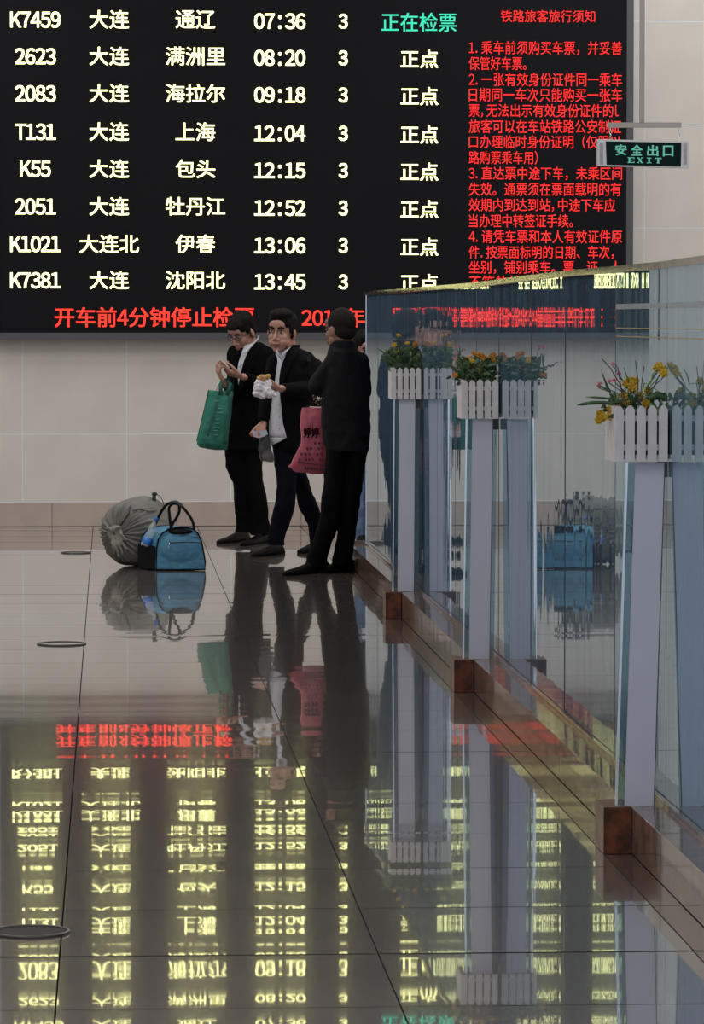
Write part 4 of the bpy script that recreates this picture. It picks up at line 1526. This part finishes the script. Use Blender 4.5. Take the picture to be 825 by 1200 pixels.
for (s0, z0, s1, z1) in ((.03, -.02, .075, -.13), (.01, -.03, .045, -.15), (-.015, -.03, .01, -.12), (.04, 0, .10, -.10), (.05, .02, .10, -.04), (-.03, .02, -.05, .05), (.02, .03, .06, .05)):
    # S_ points to the picture's left here, so the tails hang to the right with a minus sign
    b.tube([H0 - S_ * s0 + U * z0 + A * .02, H0 - S_ * (s0 + s1) / 2 + U * ((z0 + z1) / 2 + .01) + A * .045, H0 - S_ * s1 + U * z1 + A * .03], [.014, .012, .007], 8)
b.build('knot', M['sack_light'], sack, remesh=.006, soft=1, disp=.006, dscale=.02)
b = MB()


def on_sack(px, py, lift=.006):
    """first hit of the sight line with the sack's body radius, used to lay cords on it"""
    d = ray(px, py)
    C0 = V((E.x, SYK, cz_))
    best = None
    for i in range(400):
        Y = SYK - .4 + i * .002
        p = atY(px, py, Y)
        rel = p - C0
        t = -rel.dot(A)
        rad = (rel + A * t).length
        for j in range(len(prof) - 1):
            if prof[j][0] <= t <= prof[j + 1][0]:
                u_ = (t - prof[j][0]) / (prof[j + 1][0] - prof[j][0])
                if rad <= prof[j][1] * (1 - u_) + prof[j + 1][1] * u_ + lift:
                    return p
    return atY(px, py, SYK + .25)


for pts, r, m in ((((153, 593), (150, 603), (143, 613), (138, 619)), .010, 'cord'), (((155, 598), (165, 597), (174, 599), (184, 598)), .004, 'cord')):
    MB().tube([on_sack(*q) for q in pts], r, 8, flat=.5).build('strap', M[m], sack, smooth=True)
tp = on_sack(180, 586)
b = MB()
b.cap(tp - V((0, 0, .02)), .018, tp + V((.004, 0, .03)), .012)
b.ell(tp + V((.006, 0, .040)), (.020, .014, .014), None, 10, 6)
b.build('toggle', M['cord'], sack, smooth=True)
MB().tube([tp + V((.01, 0, .045)), tp + V((.045, 0, .025)), tp + V((.065, 0, -.015)), tp + V((.07, 0, -.06))], .003, 6).build('cord', M['cord'], sack)

# ================================================================== BLUE TRAVEL BAG
f = Fig(26.97)
bag = thing('travel_bag', f.p(203, 668), 'blue nylon travel bag with black handles and side pocket, standing beside the sack', 'bag')
out = [(183.5, 668), (183, 655), (183.5, 642), (185.5, 632), (190, 625), (197, 620.5), (206, 618.5), (217, 618), (226, 619.5), (232, 625), (236, 634), (238.5, 646), (240.5, 658), (240.5, 668)]
T = V((-.105, .215, 0))
b = MB()
front = [f.p(x, y) for x, y in out]
front[0].z = front[-1].z = .006
cen = sum(front, V()) / len(front)
nl = 9
vs, fs = [], []
ns_ = 6
for i in range(nl):
    t = i / (nl - 1)
    bul = 1 + .05 * sin(pi * t)
    for p in front:
        q = cen + (p - cen) * bul
        q.z = max(.006, q.z if p.z > .01 else p.z)
        vs.append(q + T * t)
m_ = len(front)
for i in range(nl - 1):
    for q in range(m_):
        l = (q + 1) % m_
        fs.append((i * m_ + q, i * m_ + l, (i + 1) * m_ + l, (i + 1) * m_ + q))
fs.append(tuple(range(m_)))
fs.append(tuple((nl - 1) * m_ + q for q in reversed(range(m_))))
b.add(vs, fs)
b.ell(cen + V((0, .005, -.02)), (.145, .032, .10), None, 20, 12)
b.build('bag_body', M['blue_bag'], bag, remesh=.006, soft=2, disp=.005, dscale=.06)
b = MB()
b.tube([p + V((0, -.004, 0)) for p in front], .0055, 6, closed=True)
b.tube([p + T + V((0, .004, 0)) for p in front], .0055, 6, closed=True)
b.build('piping', M['black_nylon'], bag, smooth=True)
# side pocket, black
pz = f.p(183, 640).z
x0 = front[0].x - .008
MB().prism([(x0, 26.975, .008), (x0, 26.975, pz), (x0 + T.x * .98, 26.97 + T.y * .98, pz + .01), (x0 + T.x * .98, 26.97 + T.y * .98, .008)], (-.012, -.006, 0)).build('side_pocket', M['black_nylon'], bag, bevel=.002)
# top opening panel
b = MB()
b.ell(f.p(211, 621.5, .03), (.100, .060, .024), Matrix.Rotation(R(12), 3, 'X'), 20, 8)
b.build('top_panel', M['black_nylon'], bag, smooth=True)
MB().tube([f.p(198, 636, -.024), f.p(212, 635.3, -.034), f.p(225, 635.2, -.034), f.p(236, 636, -.012)], .0035, 6).build('zip', M['cord'], bag)
MB().cap(f.p(198.5, 637, -.035), .0045, f.p(198, 642.5, -.037), .004).build('zip_pull', M['chrome'], bag, smooth=True)
MB().tube([f.p(226.5, 658, -.026), f.p(232.5, 657, -.02)], .002, 5).build('small_mark', M['chrome'], bag)
for yy, d_ in ((628, .0),):
    MB().tube([f.p(191, yy + 4, -.006), f.p(205, yy, -.012), f.p(219, yy - .5, -.012), f.p(232, yy + 2, -.004)], .0018, 5).build('seam', M['cord'], bag)


def smooth_path(pts, n=5):
    res = []
    for i in range(len(pts) - 1):
        p0 = pts[max(i - 1, 0)]
        p1, p2 = pts[i], pts[i + 1]
        p3 = pts[min(i + 2, len(pts) - 1)]
        for k_ in range(n):
            t = k_ / n
            res.append(((2 * p1) + (p2 - p0) * t + (2 * p0 - 5 * p1 + 4 * p2 - p3) * t * t + (3 * p1 - p0 - 3 * p2 + p3) * t ** 3) * .5)
    res.append(pts[-1])
    return res


h1 = [(180, 622, .17), (182, 614, .16), (185.5, 606.5, .14), (190, 598, .12), (196, 591, .09), (204, 588.6, .05), (211.5, 592, .03), (220, 601.5, .02), (226, 612, .01), (227.5, 622, .01)]
h2 = [(201.5, 624, -.005), (199.5, 612, -.01), (198.5, 603, 0), (198.3, 594.5, .02), (203.5, 590.2, .04), (209.5, 592, .05), (210, 600, .05), (206, 608, .05), (201.5, 614.5, .04), (200.5, 622, .05)]
for h in (h1, h2):
    MB().tube(smooth_path([f.p(*q) for q in h]), .0095, 8).build('handle', M['black_nylon'], bag, smooth=True)
MB().tube(smooth_path([f.p(200, 589.5, .06), f.p(206, 588.8, .045), f.p(210.5, 591, .035), f.p(213.5, 594, .03)]), .014, 8).build('grip_wrap', M['cord'], bag, smooth=True)
for x in (166, 171.5):
    MB().tube([f.p(x, 635, .08), f.p(x, 639, .08)], .0022, 5).build('pocket_ring', M['chrome'], bag)

# water bottle in the pocket
bt_ = thing('water_bottle', f.p(171, 636, .05), 'clear water bottle with a blue cap sticking out of the travel bag side pocket', 'bottle')
p0, p1 = f.p(170.5, 640, .06), f.p(183.2, 606.3, .04)
dv = p1 - p0
u = dv.normalized()
Lb = dv.length
b = MB()
b.tube([p0 + u * Lb * t for t in (0, .04, .3, .34, .38, .62, .70, .80, .84, .90)], [.018, .025, .025, .0225, .025, .025, .022, .013, .0105, .0105], 16)
b.build('bottle_body', M['bottle'], bt_, smooth=True)
b = MB()
b.tube([p0 + u * Lb * t for t in (.89, .90, .99, 1.0)], [.013, .014, .014, .012], 14)
b.build('bottle_cap', M['cap_blue'], bt_, smooth=True)
b = MB()
b.tube([p0 + u * Lb * t for t in (.08, .10, .30)], [.0255, .026, .026], 16)
b.build('bottle_label', M['cap_blue'], bt_, smooth=True)
